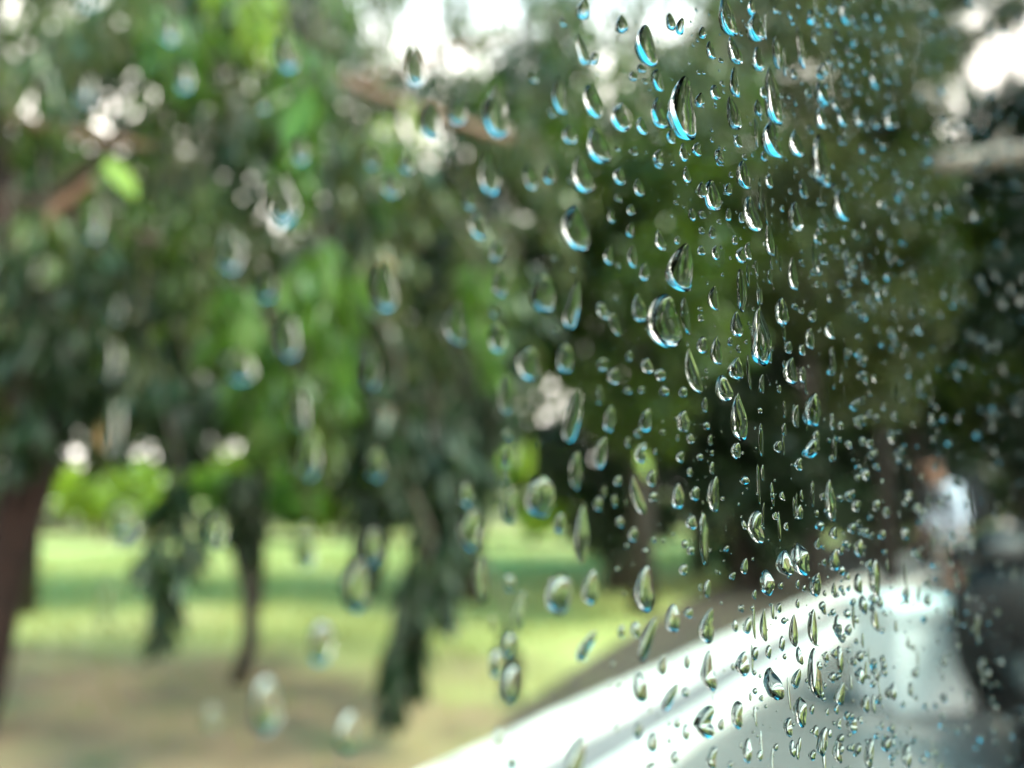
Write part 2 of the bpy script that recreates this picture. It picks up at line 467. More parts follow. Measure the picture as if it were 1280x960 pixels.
TWIGS = {tA.name: MB(), tB.name: MB()}
def cluster(tree, px0, py0, px1, py1, Y, rpx, n, L, mat):
    a_, b_ = at(px0, py0, Y), at(px1, py1, Y)
    o = hang(in_tree(tree, a_), in_tree(tree, b_), rpx / FPX * Y, n, L, M[mat], tree)
    p, q = Vector(in_tree(tree, a_)), Vector(in_tree(tree, b_))
    TWIGS[tree.name].tube([p + Vector((-p.x * .08, -p.y * .05, .30)), p + Vector((0, 0, .08)), p.lerp(q, .5), q], [.008, .006, .004, .002], 5)
    return o
# hand placed hanging sprays
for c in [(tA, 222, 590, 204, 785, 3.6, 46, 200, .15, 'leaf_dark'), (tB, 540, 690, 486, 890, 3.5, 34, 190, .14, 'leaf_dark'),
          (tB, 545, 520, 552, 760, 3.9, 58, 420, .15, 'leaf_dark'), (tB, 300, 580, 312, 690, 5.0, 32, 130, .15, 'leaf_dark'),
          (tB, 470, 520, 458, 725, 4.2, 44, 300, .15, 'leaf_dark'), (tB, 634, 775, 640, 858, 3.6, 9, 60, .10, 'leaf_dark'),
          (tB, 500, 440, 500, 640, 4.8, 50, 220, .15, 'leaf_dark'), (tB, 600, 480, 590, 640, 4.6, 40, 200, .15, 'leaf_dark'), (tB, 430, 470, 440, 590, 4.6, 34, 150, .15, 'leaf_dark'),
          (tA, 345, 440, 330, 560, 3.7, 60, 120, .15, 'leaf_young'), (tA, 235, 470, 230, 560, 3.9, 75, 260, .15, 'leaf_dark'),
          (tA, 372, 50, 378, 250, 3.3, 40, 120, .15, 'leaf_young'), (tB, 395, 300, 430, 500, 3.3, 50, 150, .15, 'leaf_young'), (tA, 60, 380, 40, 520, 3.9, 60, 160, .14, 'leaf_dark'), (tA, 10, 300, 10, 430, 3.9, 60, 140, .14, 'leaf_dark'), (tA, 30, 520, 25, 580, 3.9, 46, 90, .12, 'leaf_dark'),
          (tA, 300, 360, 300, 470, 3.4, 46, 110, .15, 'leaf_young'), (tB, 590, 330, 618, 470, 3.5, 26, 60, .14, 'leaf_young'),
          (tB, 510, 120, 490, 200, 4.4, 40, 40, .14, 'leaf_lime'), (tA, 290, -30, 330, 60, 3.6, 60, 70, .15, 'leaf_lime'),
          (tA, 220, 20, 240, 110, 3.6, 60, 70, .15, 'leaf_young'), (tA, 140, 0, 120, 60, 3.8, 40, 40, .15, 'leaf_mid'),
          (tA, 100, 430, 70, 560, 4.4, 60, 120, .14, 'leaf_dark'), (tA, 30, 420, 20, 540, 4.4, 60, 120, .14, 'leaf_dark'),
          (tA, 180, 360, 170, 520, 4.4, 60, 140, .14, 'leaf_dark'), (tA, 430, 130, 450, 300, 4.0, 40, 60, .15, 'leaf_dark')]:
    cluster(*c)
# the rest of the two crowns
for k in range(270):
    px = random.uniform(-120, 690); py = random.uniform(-110, 480)
    if py < 130 and 400 < px and random.random() < 0.86: continue
    if px > 600 and py < 200 and random.random() < 0.7: continue
    Y = random.uniform(3.6, 6.4)
    tree = tA if px < 300 + random.uniform(-80, 80) else tB
    mat = random.choice(['leaf_mid', 'leaf_grey', 'leaf_grey', 'leaf_dark', 'leaf_dark', 'leaf_mid', 'leaf_young' if random.random() < .5 else 'leaf_grey'])
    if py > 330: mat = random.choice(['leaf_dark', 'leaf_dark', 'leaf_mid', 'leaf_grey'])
    h = random.uniform(60, 150)
    cluster(tree, px, py, px + random.uniform(-30, 30), py + h, Y, random.uniform(30, 60), 46, random.uniform(.11, .16), mat)
# thin leaves of the crown top against the sky gap
for k in range(150):
    px = random.uniform(400, 960); py = random.uniform(-50, 90 if px < 860 else 120)
    if random.random() < 0.45 and (540 < px < 660 and py < 70 or 690 < px < 900 and py < 75): continue
    cluster(tB, px, py, px + random.uniform(-25, 25), py + random.uniform(40, 90), random.uniform(4.4, 6.2), random.uniform(24, 46), 20, random.uniform(.09, .14), random.choice(['leaf_mid', 'leaf_grey', 'leaf_dark', 'leaf_young']))
# single leaves that can be told apart
def one_leaf(tree, px, py, Y, lpx, dirx, mat, width=1.2):
    p = in_tree(tree, at(px, py, Y))
    scatter('leaf', [p], [(dirx, -0.2, -1.0)], [lpx / FPX * Y], M[mat], tree, False, width)
for a_ in [(tA, 135, 195, 3.0, 75, 0.9, 'leaf_lime', 1.7), (tA, 350, 40, 3.0, 90, .3, 'leaf_young'), (tA, 385, 110, 3.0, 110, -.1, 'leaf_young'),
           (tB, 405, 320, 3.0, 75, .2, 'leaf_young', .8), (tB, 440, 410, 3.0, 80, -.2, 'leaf_young', .8), 
           (tB, 475, 322, 3.2, 28, .9, 'leaf_orange', 1.8), (tB, 475, 505, 3.2, 28, .8, 'leaf_orange', 1.2), (tA, 125, 530, 3.2, 36, .1, 'leaf_orange', 1.2),
           (tA, 310, 380, 3.1, 90, 0, 'leaf_young'), (tB, 660, 545, 4.0, 60, -.1, 'leaf_lime', .9),
           (tB, 800, 560, 4.6, 42, .1, 'leaf_lime', 1.0)]:
    one_leaf(*a_)

for t_ in (tA, tB):
    tag(TWIGS[t_.name].build('twigs', M['bark_brown'], t_), kind='stuff')

def crown_tree(name, label, px, Y, base_w, top_py, bot_py, half_px, n, L, mat, trunk='bark_dark', clumps=26, group=None, trunk_r=0.15, depth=1.0, simple=True):
    base = at(px, 615, Y); base.z = 0
    t = empty(name, base); tag(t, label, 'tree', group)
    z1 = at(px, top_py, Y).z; z0 = max(0.15, at(px, bot_py, Y).z); hw = half_px / FPX * Y
    mb = MB()
    pts = [(0, 0, -0.1), (random.uniform(-.1, .1) * trunk_r * 4, 0, z1 * .25), (random.uniform(-.3, .3), random.uniform(-.2, .2), z1 * .5), (random.uniform(-.3, .3), 0, z1 * .85)]
    mb.tube(pts, [trunk_r, trunk_r * .8, trunk_r * .6, trunk_r * .15], 9); mb.build('trunk', M[trunk], t)
    cs = []
    for k in range(clumps):
        while True:
            q = Vector((random.uniform(-1, 1), random.uniform(-1, 1), random.uniform(-1, 1)))
            if q.length < 1: break
        cs.append(Vector((q.x * hw, q.y * hw * depth, (z0 + z1) / 2 + q.z * (z1 - z0) / 2)))
    for k in range(6):
        mb = MB(); c = random.choice(cs); s = Vector((0, 0, min(c.z * .7, z1 * .6)))
        wobble_tube(mb, s, c, trunk_r * .4, trunk_r * .1, 4, .05, 6); mb.build('limb', M[trunk], t)
    ci = RNG.integers(0, clumps, n); C = np.array([tuple(c) for c in cs])
    sr = min(hw, (z1 - z0) / 2) * 0.34
    g = RNG.normal(size=(n, 3)); g *= (sr * RNG.random(n) ** .4 / (np.linalg.norm(g, axis=1) + 1e-6))[:, None]
    g[:, 2] *= 0.75
    pos = C[ci] + g; pos[:, 2] = np.maximum(pos[:, 2], 0.1)
    ax = RNG.normal(size=(n, 3)) * .6 + np.array([0, 0, -.7]) + g / sr * .7
    scatter('crown', pos, ax, L * (.6 + .8 * RNG.random(n)), M[mat], t, simple)
    return t

# mid distance trees, left to right
crown_tree('broad_tree', 'dense leafy tree behind the dark red trunk at upper left', 40, 8.5, 0, -160, 500, 190, 6500, .18, 'leaf_mid', clumps=44)
crown_tree('broad_tree', 'dense dull green tree behind the slender bent trunk', 330, 9.0, 0, -120, 490, 170, 6500, .18, 'leaf_grey', clumps=44, trunk_r=.06)
crown_tree('broad_tree', 'dark green tree below the white bokeh discs left of centre', 590, 9.5, 0, 60, 500, 160, 8000, .18, 'leaf_dark', clumps=44)
crown_tree('broad_tree', 'grey green leafy tree behind the sharpest drops in mid photo', 800, 8.5, 0, 60, 540, 180, 9500, .16, 'leaf_mid', clumps=44)
crown_tree('broad_tree', 'pale green tree right of centre reaching up to the sky gap', 1015, 10, 0, -130, 560, 165, 12000, .18, 'leaf_grey', clumps=70)
crown_tree('broad_tree', 'shadowy tree filling the gap behind the largest sharp drop', 870, 12.5, 0, 110, 560, 150, 8000, .22, 'leaf_far', clumps=50)
crown_tree('broad_tree', 'tall loose tree between the pale green tree and right sky gap', 1105, 11.5, 0, -80, 460, 105, 9000, .19, 'leaf_far', clumps=60)
crown_tree('dark_tree', 'low dark leafy tree massed above the near end of the brown strip', 770, 10.5, 0, 400, 690, 95, 5200, .18, 'leaf_dark', clumps=34, trunk_r=.2)
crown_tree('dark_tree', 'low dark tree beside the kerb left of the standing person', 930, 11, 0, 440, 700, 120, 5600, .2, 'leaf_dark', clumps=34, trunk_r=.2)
crown_tree('roadside_tree', 'bright leaved roadside tree below the upper right sky gap', 1150, 13, 0, 110, 600, 140, 9000, .24, 'leaf_mid', clumps=40)
crown_tree('roadside_tree', 'very dark tree at the right edge behind the pale branch', 1305, 12, 0, 125, 600, 130, 7600, .24, 'leaf_fardark', clumps=44)
crown_tree('roadside_tree', 'dark tree behind the standing person on the road', 1120, 17, 0, 380, 680, 150, 5600, .3, 'leaf_fardark', clumps=34)
crown_tree('roadside_tree', 'loose leafy treetop leaning over the top right corner', 1275, 15, 0, -70, 40, 130, 1500, .26, 'leaf_far', clumps=22)
# pale bare branch at the upper right
pt = empty('bare_branch', at(1170, 205, 7.5)); tag(pt, 'thick pale bare branch crossing level at the upper right', 'branch')
mb = MB(); wobble_tube(mb, (0, 0, 0), Vector(at(1330, 188, 7.6)) - pt.location, .10, .12, 6, .015); mb.build('limb', M['branch_pale'], pt)
mb = MB(); wobble_tube(mb, Vector(at(1235, 200, 7.55)) - pt.location, Vector(at(1258, 165, 7.5)) - pt.location, .05, .03, 3, .02); mb.build('side_stub', M['branch_pale'], pt)

# sunlit shrubs along the far side of the lawn
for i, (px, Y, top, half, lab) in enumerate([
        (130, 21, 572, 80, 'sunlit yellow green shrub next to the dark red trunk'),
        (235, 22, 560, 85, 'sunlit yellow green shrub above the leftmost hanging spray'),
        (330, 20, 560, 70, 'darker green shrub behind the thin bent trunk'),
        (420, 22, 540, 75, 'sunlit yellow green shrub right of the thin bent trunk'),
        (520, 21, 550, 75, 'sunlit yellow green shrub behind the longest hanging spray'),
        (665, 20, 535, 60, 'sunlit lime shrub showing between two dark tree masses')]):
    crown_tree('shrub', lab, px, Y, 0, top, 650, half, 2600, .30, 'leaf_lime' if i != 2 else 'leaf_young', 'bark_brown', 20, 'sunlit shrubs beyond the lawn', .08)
# woodland that goes on at both sides, out of the frame
P_, A_ = [], []
for k in range(90):
    az = random.choice((-1, 1)) * R(random.uniform(53, 112)); rad = random.uniform(13, 22)
    if az > R(75): rad += 6
    c = np.array([math.sin(az) * rad, math.cos(az) * rad, 0]); n = 260
    P_.append(c + np.stack([RNG.normal(size=n) * 1.6, RNG.normal(size=n) * 1.6, 0.3 + RNG.random(n) ** .8 * random.uniform(6, 12)], 1))
    A_.append(RNG.normal(size=(n, 3)) + np.array([0, 0, -.6]))
P_, A_ = np.concatenate(P_), np.concatenate(A_)
tag(scatter('woodland', P_, A_, .9 * (.6 + .8 * RNG.random(len(P_))), M['leaf_fardark'], None, True), 'dark woodland standing out of frame on both sides of the lawn', 'woodland', kind='stuff')
crown_tree('shrub', 'green shrub beyond the scooter at the right edge', 1275, 16, 0, 520, 680, 60, 2200, .22, 'leaf_mid', 'bark_brown', 18, None, .08)
# far trees closing the view
far = [(-60, 26, 150, 170, 'left edge behind the dark red trunk'), (110, 30, 230, 150, 'above the leftmost sunlit shrub'), (270, 27, 120, 150, 'behind the slender bent trunk'),
       (430, 32, 200, 140, 'behind the reddish branch at upper left'), (580, 28, 190, 130, 'behind the lowest black spray'), (730, 34, 230, 130, 'behind the lime shrub'),
       (890, 30, 210, 140, 'straight behind the sharpest drops'), (1060, 33, 90, 150, 'behind the pale green tree'), (1210, 28, 200, 140, 'beyond the standing person'), (1370, 30, 200, 150, 'beyond the scooter at the right edge')]
for px, Y, top, half, lab in far:
    crown_tree('far_tree', 'distant green tree ' + lab, px, Y, 0, top, 690, half, 4800, .55, random.choice(['leaf_far', 'leaf_fardark']), 'bark_dark', 26, 'distant trees beyond the lawn', .25)

# ================================================================== person, backpack, box, scooter
M['skin'] = plain('skin', (0.42, 0.22, 0.15), 0.5, scale=40, var=0.08)
M['shirt'] = plain('pale_blue_shirt', (0.70, 0.76, 0.90), 0.8, scale=14, var=0.10, bump=0.3)
M['cloth_dark'] = plain('dark_cloth', (0.010, 0.011, 0.014), 0.9, scale=30, var=0.2)
M['hair'] = plain('dark_hair', (0.018, 0.012, 0.010), 0.5, scale=60, var=0.3)
M['shoe'] = plain('brown_sandal', (0.09, 0.05, 0.035), 0.6)
M['black_paint'] = plain('black_paint', (0.005, 0.006, 0.006), 0.6, coat=0.0, var=0.1)
M['black_plastic'] = plain('black_plastic', (0.010, 0.010, 0.011), 0.7)
M['rubber'] = plain('tyre_rubber', (0.010, 0.010, 0.010), 0.9)
M['steel'] = plain('steel', (0.45, 0.45, 0.46), 0.3, metal=1.0)
M['lens'] = plain('lamp_lens', (0.12, 0.12, 0.12), 0.15)
M['foam'] = plain('white_foam', (0.72, 0.80, 0.80), 0.7, scale=60, var=0.05, bump=0.2)

def skin_fig(name, joints, edges, mat, parent, levels=2):
    """joints: list of (x, y, z, rx, ry)"""
    me = bpy.data.meshes.new(name)
    me.from_pydata([j[:3] for j in joints], edges, [])
    o = bpy.data.objects.new(name, me); link(o, parent)
    me.materials.append(mat)
    sk = o.modifiers.new('skin', 'SKIN'); sk.use_smooth_shade = True
    if not me.skin_vertices: me.skin_vertices.new()
    for k, v in enumerate(me.skin_vertices[0].data):
        v.radius = (joints[k][3], joints[k][4]); v.use_root = (k == 0)
    sb = o.modifiers.new('sub', 'SUBSURF'); sb.levels = levels; sb.render_levels = levels
    return o

PX, PY = at(1184, 615, 7.7).x, 7.7
person = empty('person', (PX, PY, 0.004))
tag(person, 'person in pale blue shirt and dark shorts standing side-on behind the white box', 'person')
# faces left (-x), leaning forward a little; y is away from the camera
body = [(0.02, 0, .88, .115, .15), (0.0, 0, 1.05, .10, .135), (-.02, 0, 1.20, .115, .155), (-.05, 0, 1.33, .10, .15), (-.085, 0, 1.40, .055, .055), (-.105, 0, 1.46, .05, .05),
        (-.13, 0, 1.53, .085, .072), (-.125, 0, 1.585, .078, .068),
        (-.04, -.17, 1.31, .055, .055), (.00, -.21, 1.06, .043, .043), (-.12, -.20, .86, .034, .034), (-.16, -.195, .80, .026, .038), (-.19, -.19, .73, .018, .032),
        (-.04, .17, 1.31, .055, .055), (-.03, .21, 1.07, .043, .043), (-.15, .19, .90, .034, .034), (-.19, .185, .84, .026, .038), (-.22, .18, .77, .018, .032),
        (.03, -.095, .80, .09, .09), (-.02, -.10, .48, .06, .06), (.03, -.10, .10, .04, .04), (.00, -.10, .045, .042, .04), (-.12, -.105, .03, .028, .042),
        (.03, .095, .80, .09, .09), (.04, .10, .48, .06, .06), (.10, .10, .10, .04, .04), (.07, .10, .045, .042, .04), (-.05, .105, .03, .028, .042)]
edges = [(0, 1), (1, 2), (2, 3), (3, 4), (4, 5), (5, 6), (6, 7), (3, 8), (8, 9), (9, 10), (10, 11), (11, 12), (3, 13), (13, 14), (14, 15), (15, 16), (16, 17),
         (0, 18), (18, 19), (19, 20), (20, 21), (21, 22), (0, 23), (23, 24), (24, 25), (25, 26), (26, 27)]
fig = skin_fig('body', body, edges, M['skin'], person)
# fingers and thumbs, curled
for hx, hy, hz, sg in ((-.19, -.19, .73, -1), (-.22, .18, .77, 1)):
    for k in range(4):
        o_ = (k - 1.5) * .017
        ln = (.062, .072, .068, .052)[k]
        skin_fig('finger', [(hx + .005, hy + o_, hz + .005, .009, .009), (hx - .018, hy + o_, hz - ln * .5, .0085, .0085), (hx - .008, hy + o_, hz - ln, .0075, .0075)], [(0, 1), (1, 2)], M['skin'], person, 1)
    skin_fig('thumb', [(hx + .02, hy - sg * .024, hz + .045, .011, .011), (hx - .012, hy - sg * .042, hz + .012, .010, .010), (hx - .024, hy - sg * .036, hz - .016, .0085, .0085)], [(0, 1), (1, 2)], M['skin'], person, 1)
# face and hair
hx, hy, hz = -.13, 0, 1.55
mb = MB(); mb.loft([[(hx - .078 - d, w * math.cos(a), hz - .012 + h * math.sin(a)) for a in [2 * math.pi * i / 8 for i in range(8)]] for d, w, h in ((0, .018, .03), (.016, .013, .022), (.026, .006, .008))]); mb.build('nose', M['skin'], person)
for sg in (-1, 1):
    mb = MB(); mb.ball((hx - .068, sg * .032, hz + .012), .011, 10, 6); mb.build('eye', M['hair'], person)
    mb = MB(); mb.ball((hx + .005, sg * .074, hz), (.018, .010, .03), 10, 6); mb.build('ear', M['skin'], person)
mb = MB(); mb.ball((hx - .070, 0, hz - .048), (.010, .024, .006), 10, 6); mb.build('mouth', plain('lips', (.32, .12, .10), .5), person)
rings = []
for j in range(9):
    f = j / 8; zz = hz - .05 + .13 * f
    rr = math.sqrt(max(0.02, 1 - (max(0, f - .35) / .66) ** 2))
    rings.append([(hx + .022 + .085 * rr * math.cos(a) * (1.0 if math.cos(a) > 0 else (.45 + .5 * f)), .081 * rr * math.sin(a), zz + .010 * math.sin(3 * a)) for a in [2 * math.pi * i / 18 for i in range(18)]])
mb = MB(); mb.loft(rings); mb.build('hair', M['hair'], person)
shirt = [(.02, 0, .84, .135, .17), (0, 0, 1.05, .125, .16), (-.02, 0, 1.20, .135, .175), (-.05, 0, 1.33, .12, .165), (-.075, 0, 1.395, .07, .075),
         (-.04, -.18, 1.31, .075, .075), (0, -.215, 1.06, .066, .066), (-.04, .18, 1.31, .075, .075), (-.03, .215, 1.07, .066, .066), (-.10, -.205, .90, .05, .05), (-.13, .195, .93, .05, .05)]
skin_fig('shirt', shirt, [(0, 1), (1, 2), (2, 3), (3, 4), (3, 5), (5, 6), (3, 7), (7, 8), (6, 9), (8, 10)], M['shirt'], person)
skin_fig('shorts', [(.02, 0, .90, .13, .165), (.03, -.10, .78, .105, .105), (.0, -.105, .52, .095, .095), (.03, .10, .78, .105, .105), (.04, .105, .52, .095, .095)], [(0, 1), (1, 2), (0, 3), (3, 4)], M['cloth_dark'], person)
for x0, y0 in ((-.03, -.10), (.04, .10)):
    mb = MB(); mb.box((x0 - .01, y0, .012), (.27, .095, .022), 0, bev=.008); mb.build('sandal', M['shoe'], person)
bp = empty('backpack', (PX + .19, PY, 1.0))
tag(bp, 'black backpack worn on the back of the person in the pale shirt', 'backpack')
mb = MB(); mb.loft([[(.105 * k * math.copysign(abs(math.cos(a)) ** .6, math.cos(a)) + .02, .15 * k * math.copysign(abs(math.sin(a)) ** .6, math.sin(a)), z) for a in [2 * math.pi * i / 20 for i in range(20)]]
                    for z, k in ((-.02, .7), (.0, .95), (.12, 1.05), (.28, 1.0), (.40, .85), (.45, .55), (.465, .2))]); mb.build('bag', M['cloth_dark'], bp)
mb = MB(); mb.loft([[(.13 + .05 * math.cos(a), .11 * k * math.sin(a), z) for a in [2 * math.pi * i / 14 for i in range(14)]] for z, k in ((.03, .8), (.06, 1), (.20, 1), (.23, .8))]); mb.build('pocket', M['black_plastic'], bp)
for sg in (-1, 1):
    mb = MB(); mb.tube([(-.06, sg * .10, .40), (-.17, sg * .11, .43), (-.335, sg * .12, .34), (-.335, sg * .13, .18), (-.20, sg * .165, .06), (-.05, sg * .12, .02)], .016, 6); mb.build('strap', M['cloth_dark'], bp)

bx0 = at(1145, 870, 4.9)
box = empty('foam_box', (bx0.x, 4.95, 0.004), R(12))
tag(box, 'bright white box standing on the wet road in front of the person', 'box')
mb = MB(); mb.box((0, 0, .27), (.50, .40, .54), 0, taper=1.04, bev=.02); mb.build('body', M['foam'], box, False)
mb = MB(); mb.box((0, 0, .592), (.56, .46, .10), 0, bev=.018); mb.build('lid', M['foam'], box, False)
for sg in (-1, 1):
    mb = MB(); mb.box((sg * .266, 0, .40), (.02, .14, .045), 0, bev=.006); mb.build('handle_rib', M['foam'], box, False)

# ---- black scooter, nose towards the camera, cut by the right edge
sx = at(1254, 615, 3.75).x
scooter = empty('scooter', (sx, 3.75, 0.004), -math.atan2(KD.x, KD.y) * 0.75)
tag(scooter, 'black motor scooter parked nose-on at the lower right edge', 'scooter')
# local: y runs back from the nose
mb = MB(); mb.torus((0, 0, .235), (1, 0, 0), .19, .048, 30, 10); wh = mb.build('front_wheel', M['rubber'], scooter)
mb = MB(); mb.torus((0, 0, .235), (1, 0, 0), .135, .022, 24, 8)
for k in range(5):
    a = 2 * math.pi * k / 5; mb.tube([(0, 0, .235), (0, .13 * math.cos(a), .235 + .13 * math.sin(a))], .016, 6)
mb.tube([(-.06, 0, .235), (.06, 0, .235)], .03, 10); mb.build('rim', M['steel'], wh)
mb = MB(); mb.torus((0, 1.22, .235), (1, 0, 0), .185, .052, 30, 10); wr = mb.build('rear_wheel', M['rubber'], scooter)
mb = MB(); mb.torus((0, 1.22, .235), (1, 0, 0), .13, .024, 24, 8); mb.tube([(-.07, 1.22, .235), (.07, 1.22, .235)], .06, 12); mb.build('rim', M['steel'], wr)
for sg in (-1, 1):
    mb = MB(); mb.tube([(sg * .075, 0, .235), (sg * .075, .06, .48), (sg * .06, .14, .70)], .02, 8); mb.build('fork_leg', M['black_plastic'], scooter)
mb = MB()
mb.loft([[(w * math.cos(a), 0.0 + .29 * math.sin(t) * (1 if True else 0) - .02 * math.sin(a), .235 + .29 * math.cos(t) + .035 * max(0, math.sin(a))) for a in [2 * math.pi * i / 10 for i in range(10)]]
         for t, w in ((-1.1, .03), (-.8, .075), (-.3, .085), (.2, .085), (.7, .08), (1.1, .05))]); mb.build('front_fender', M['black_paint'], scooter)
def ell(cx, cy, cz, rx, ry, n=20, p=.7):
    return [(cx + rx * math.copysign(abs(math.cos(a)) ** p, math.cos(a)), cy + ry * math.copysign(abs(math.sin(a)) ** p, math.sin(a)), cz) for a in [2 * math.pi * i / n for i in range(n)]]
mb = MB(); mb.loft([ell(0, .24, .30, .20, .06), ell(0, .20, .45, .25, .08), ell(0, .17, .62, .265, .09), ell(0, .16, .78, .25, .095), ell(0, .18, .90, .16, .08), ell(0, .20, .95, .10, .05)]); mb.build('leg_shield', M['black_paint'], scooter)
mb = MB(); mb.loft([ell(0, .22, .93, .10, .08), ell(0, .20, .98, .15, .11), ell(0, .20, 1.04, .16, .12), ell(0, .22, 1.10, .11, .09), ell(0, .24, 1.12, .05, .05)]); hd = mb.build('handlebar_cowl', M['black_paint'], scooter)
mb = MB(); mb.ball((0, .095, 1.02), (.085, .03, .055), 18, 10); mb.build('headlight', M['lens'], hd)
for sg in (-1, 1):
    mb = MB(); mb.tube([(sg * .12, .22, 1.04), (sg * .24, .26, 1.05), (sg * .33, .30, 1.04)], .014, 8); mb.build('handlebar', M['steel'], scooter)
    mb = MB(); mb.tube([(sg * .24, .262, 1.05), (sg * .37, .315, 1.038)], .021, 10); mb.build('grip', M['rubber'], scooter)
    mb = MB(); mb.tube([(sg * .23, .22, 1.03), (sg * .34, .25, 1.025)], .008, 6); mb.build('brake_lever', M['steel'], scooter)
    mb = MB(); mb.tube([(sg * .17, .24, 1.06), (sg * .24, .22, 1.18), (sg * .27, .23, 1.22)], .008, 6); mb.build('mirror_stalk', M['black_plastic'], scooter)
    mb = MB(); mb.ball((sg * .29, .24, 1.26), (.075, .022, .05), 16, 10); mb.build('mirror', M['black_plastic'], scooter)
    mb = MB(); mb.ball((sg * .155, .095, .74), (.04, .025, .03), 12, 8); mb.build('turn_signal', M['lens'], scooter)
mb = MB(); mb.box((0, .50, .29), (.34, .52, .07), 0, bev=.02); mb.build('floorboard', M['black_plastic'], scooter)
mb = MB(); mb.loft([ell(0, .98, .32, .15, .26), ell(0, 1.02, .50, .19, .36), ell(0, 1.06, .66, .18, .42), ell(0, 1.10, .72, .14, .40)]); mb.build('rear_body', M['black_paint'], scooter)
mb = MB(); mb.loft([ell(0, 1.06, .725, .13, .38), ell(0, 1.06, .76, .15, .41), ell(0, 1.08, .80, .14, .38), ell(0, 1.10, .815, .08, .28)]); mb.build('seat', M['rubber'], scooter)
mb = MB(); mb.box((0, 1.52, .66), (.12, .05, .06), 0, bev=.01); mb.build('tail_light', plain('red_lens', (.35, .02, .02), .25), scooter)
mb = MB(); mb.box((0, .005, .60), (.001, .001, .001)); 

# ================================================================== the window
TH = 0.0032                                     # pane thickness
TAN = Vector((1, 1, 0)).normalized()            # along the pane, to the right and away
NOR = Vector((-1, 1, 0)).normalized()           # outwards
P_OUT = Vector((0, 0.058, 1.30))                # on the outer face
P_IN = P_OUT - NOR * TH
win = empty('window', (P_OUT.x, P_OUT.y, 1.30), math.atan2(TAN.y, TAN.x))
tag(win, 'rain-covered window pane slanting across the whole photo', 'window')
mb = MB(); mb.box((0.06, -TH / 2, 0.02), (1.10, TH, 0.60)); pane = mb.build('pane', M['pane'], win, False)
for c, s in (((0.06, -TH / 2, .335), (1.16, .022, .03)), ((0.06, -TH / 2, -.295), (1.16, .022, .03)), ((-.505, -TH / 2, .02), (.03, .022, .598)), ((.625, -TH / 2, .02), (.03, .022, .598))):
    mb = MB(); mb.box(c, s, 0, bev=.003); mb.build('frame_bar', M['black_trim'], win, False)

# ---- unseen vehicle cabin added round the camera: darkens pane reflections, shades ground outside (local: x along the pane, y outwards)
M['lining'] = plain('cabin_lining', (0.018, 0.018, 0.02), 0.9, scale=60, var=0.2)
cabin = empty('unseen_cabin', (P_OUT.x, P_OUT.y, 1.30), math.atan2(TAN.y, TAN.x)); tag(cabin, kind='structure')
for nm, c, sz in (('ceiling', (-.6, -.63, .37), (3.4, 1.22, .03)), ('floor', (-.6, -.63, -.86), (3.4, 1.22, .03)), ('far_side', (-.6, -1.26, -.245), (3.4, .03, 1.26)),
                  ('front_side', (1.115, -.63, -.245), (.03, 1.22, 1.25)), ('rear_side', (-2.315, -.63, -.245), (.03, 1.22, 1.25)),
                  ('door_panel', (-.6, -.05, -.58), (3.395, .08, .535)), ('roof_rail', (-.6, -.017, .352), (3.39, .03, .024)),
                  ('front_pillar', (.88, -.025, .02), (.45, .045, .66)), ('rear_pillar', (-1.42, -.025, .02), (1.76, .045, .66))):
    mb = MB(); mb.box(c, sz); mb.build(nm, M['lining'], cabin, False)

def on_pane(px, py):
    """where the line of sight through (px, py), bent by the glass, leaves the outer face; (s, z) and depth"""
    d = ray(px, py).normalized()
    t = (P_IN - CAM_POS).dot(NOR) / d.dot(NOR)
    q = CAM_POS + d * t
    dn = d.dot(NOR); dt = (d - NOR * dn) / 1.5
    dn2 = math.sqrt(max(1e-9, 1 - dt.length_squared))
    q = q + dt * (TH / dn2)
    return (q - P_OUT).dot(TAN), q.z - 1.30, (q - CAM_POS).dot(FWD)

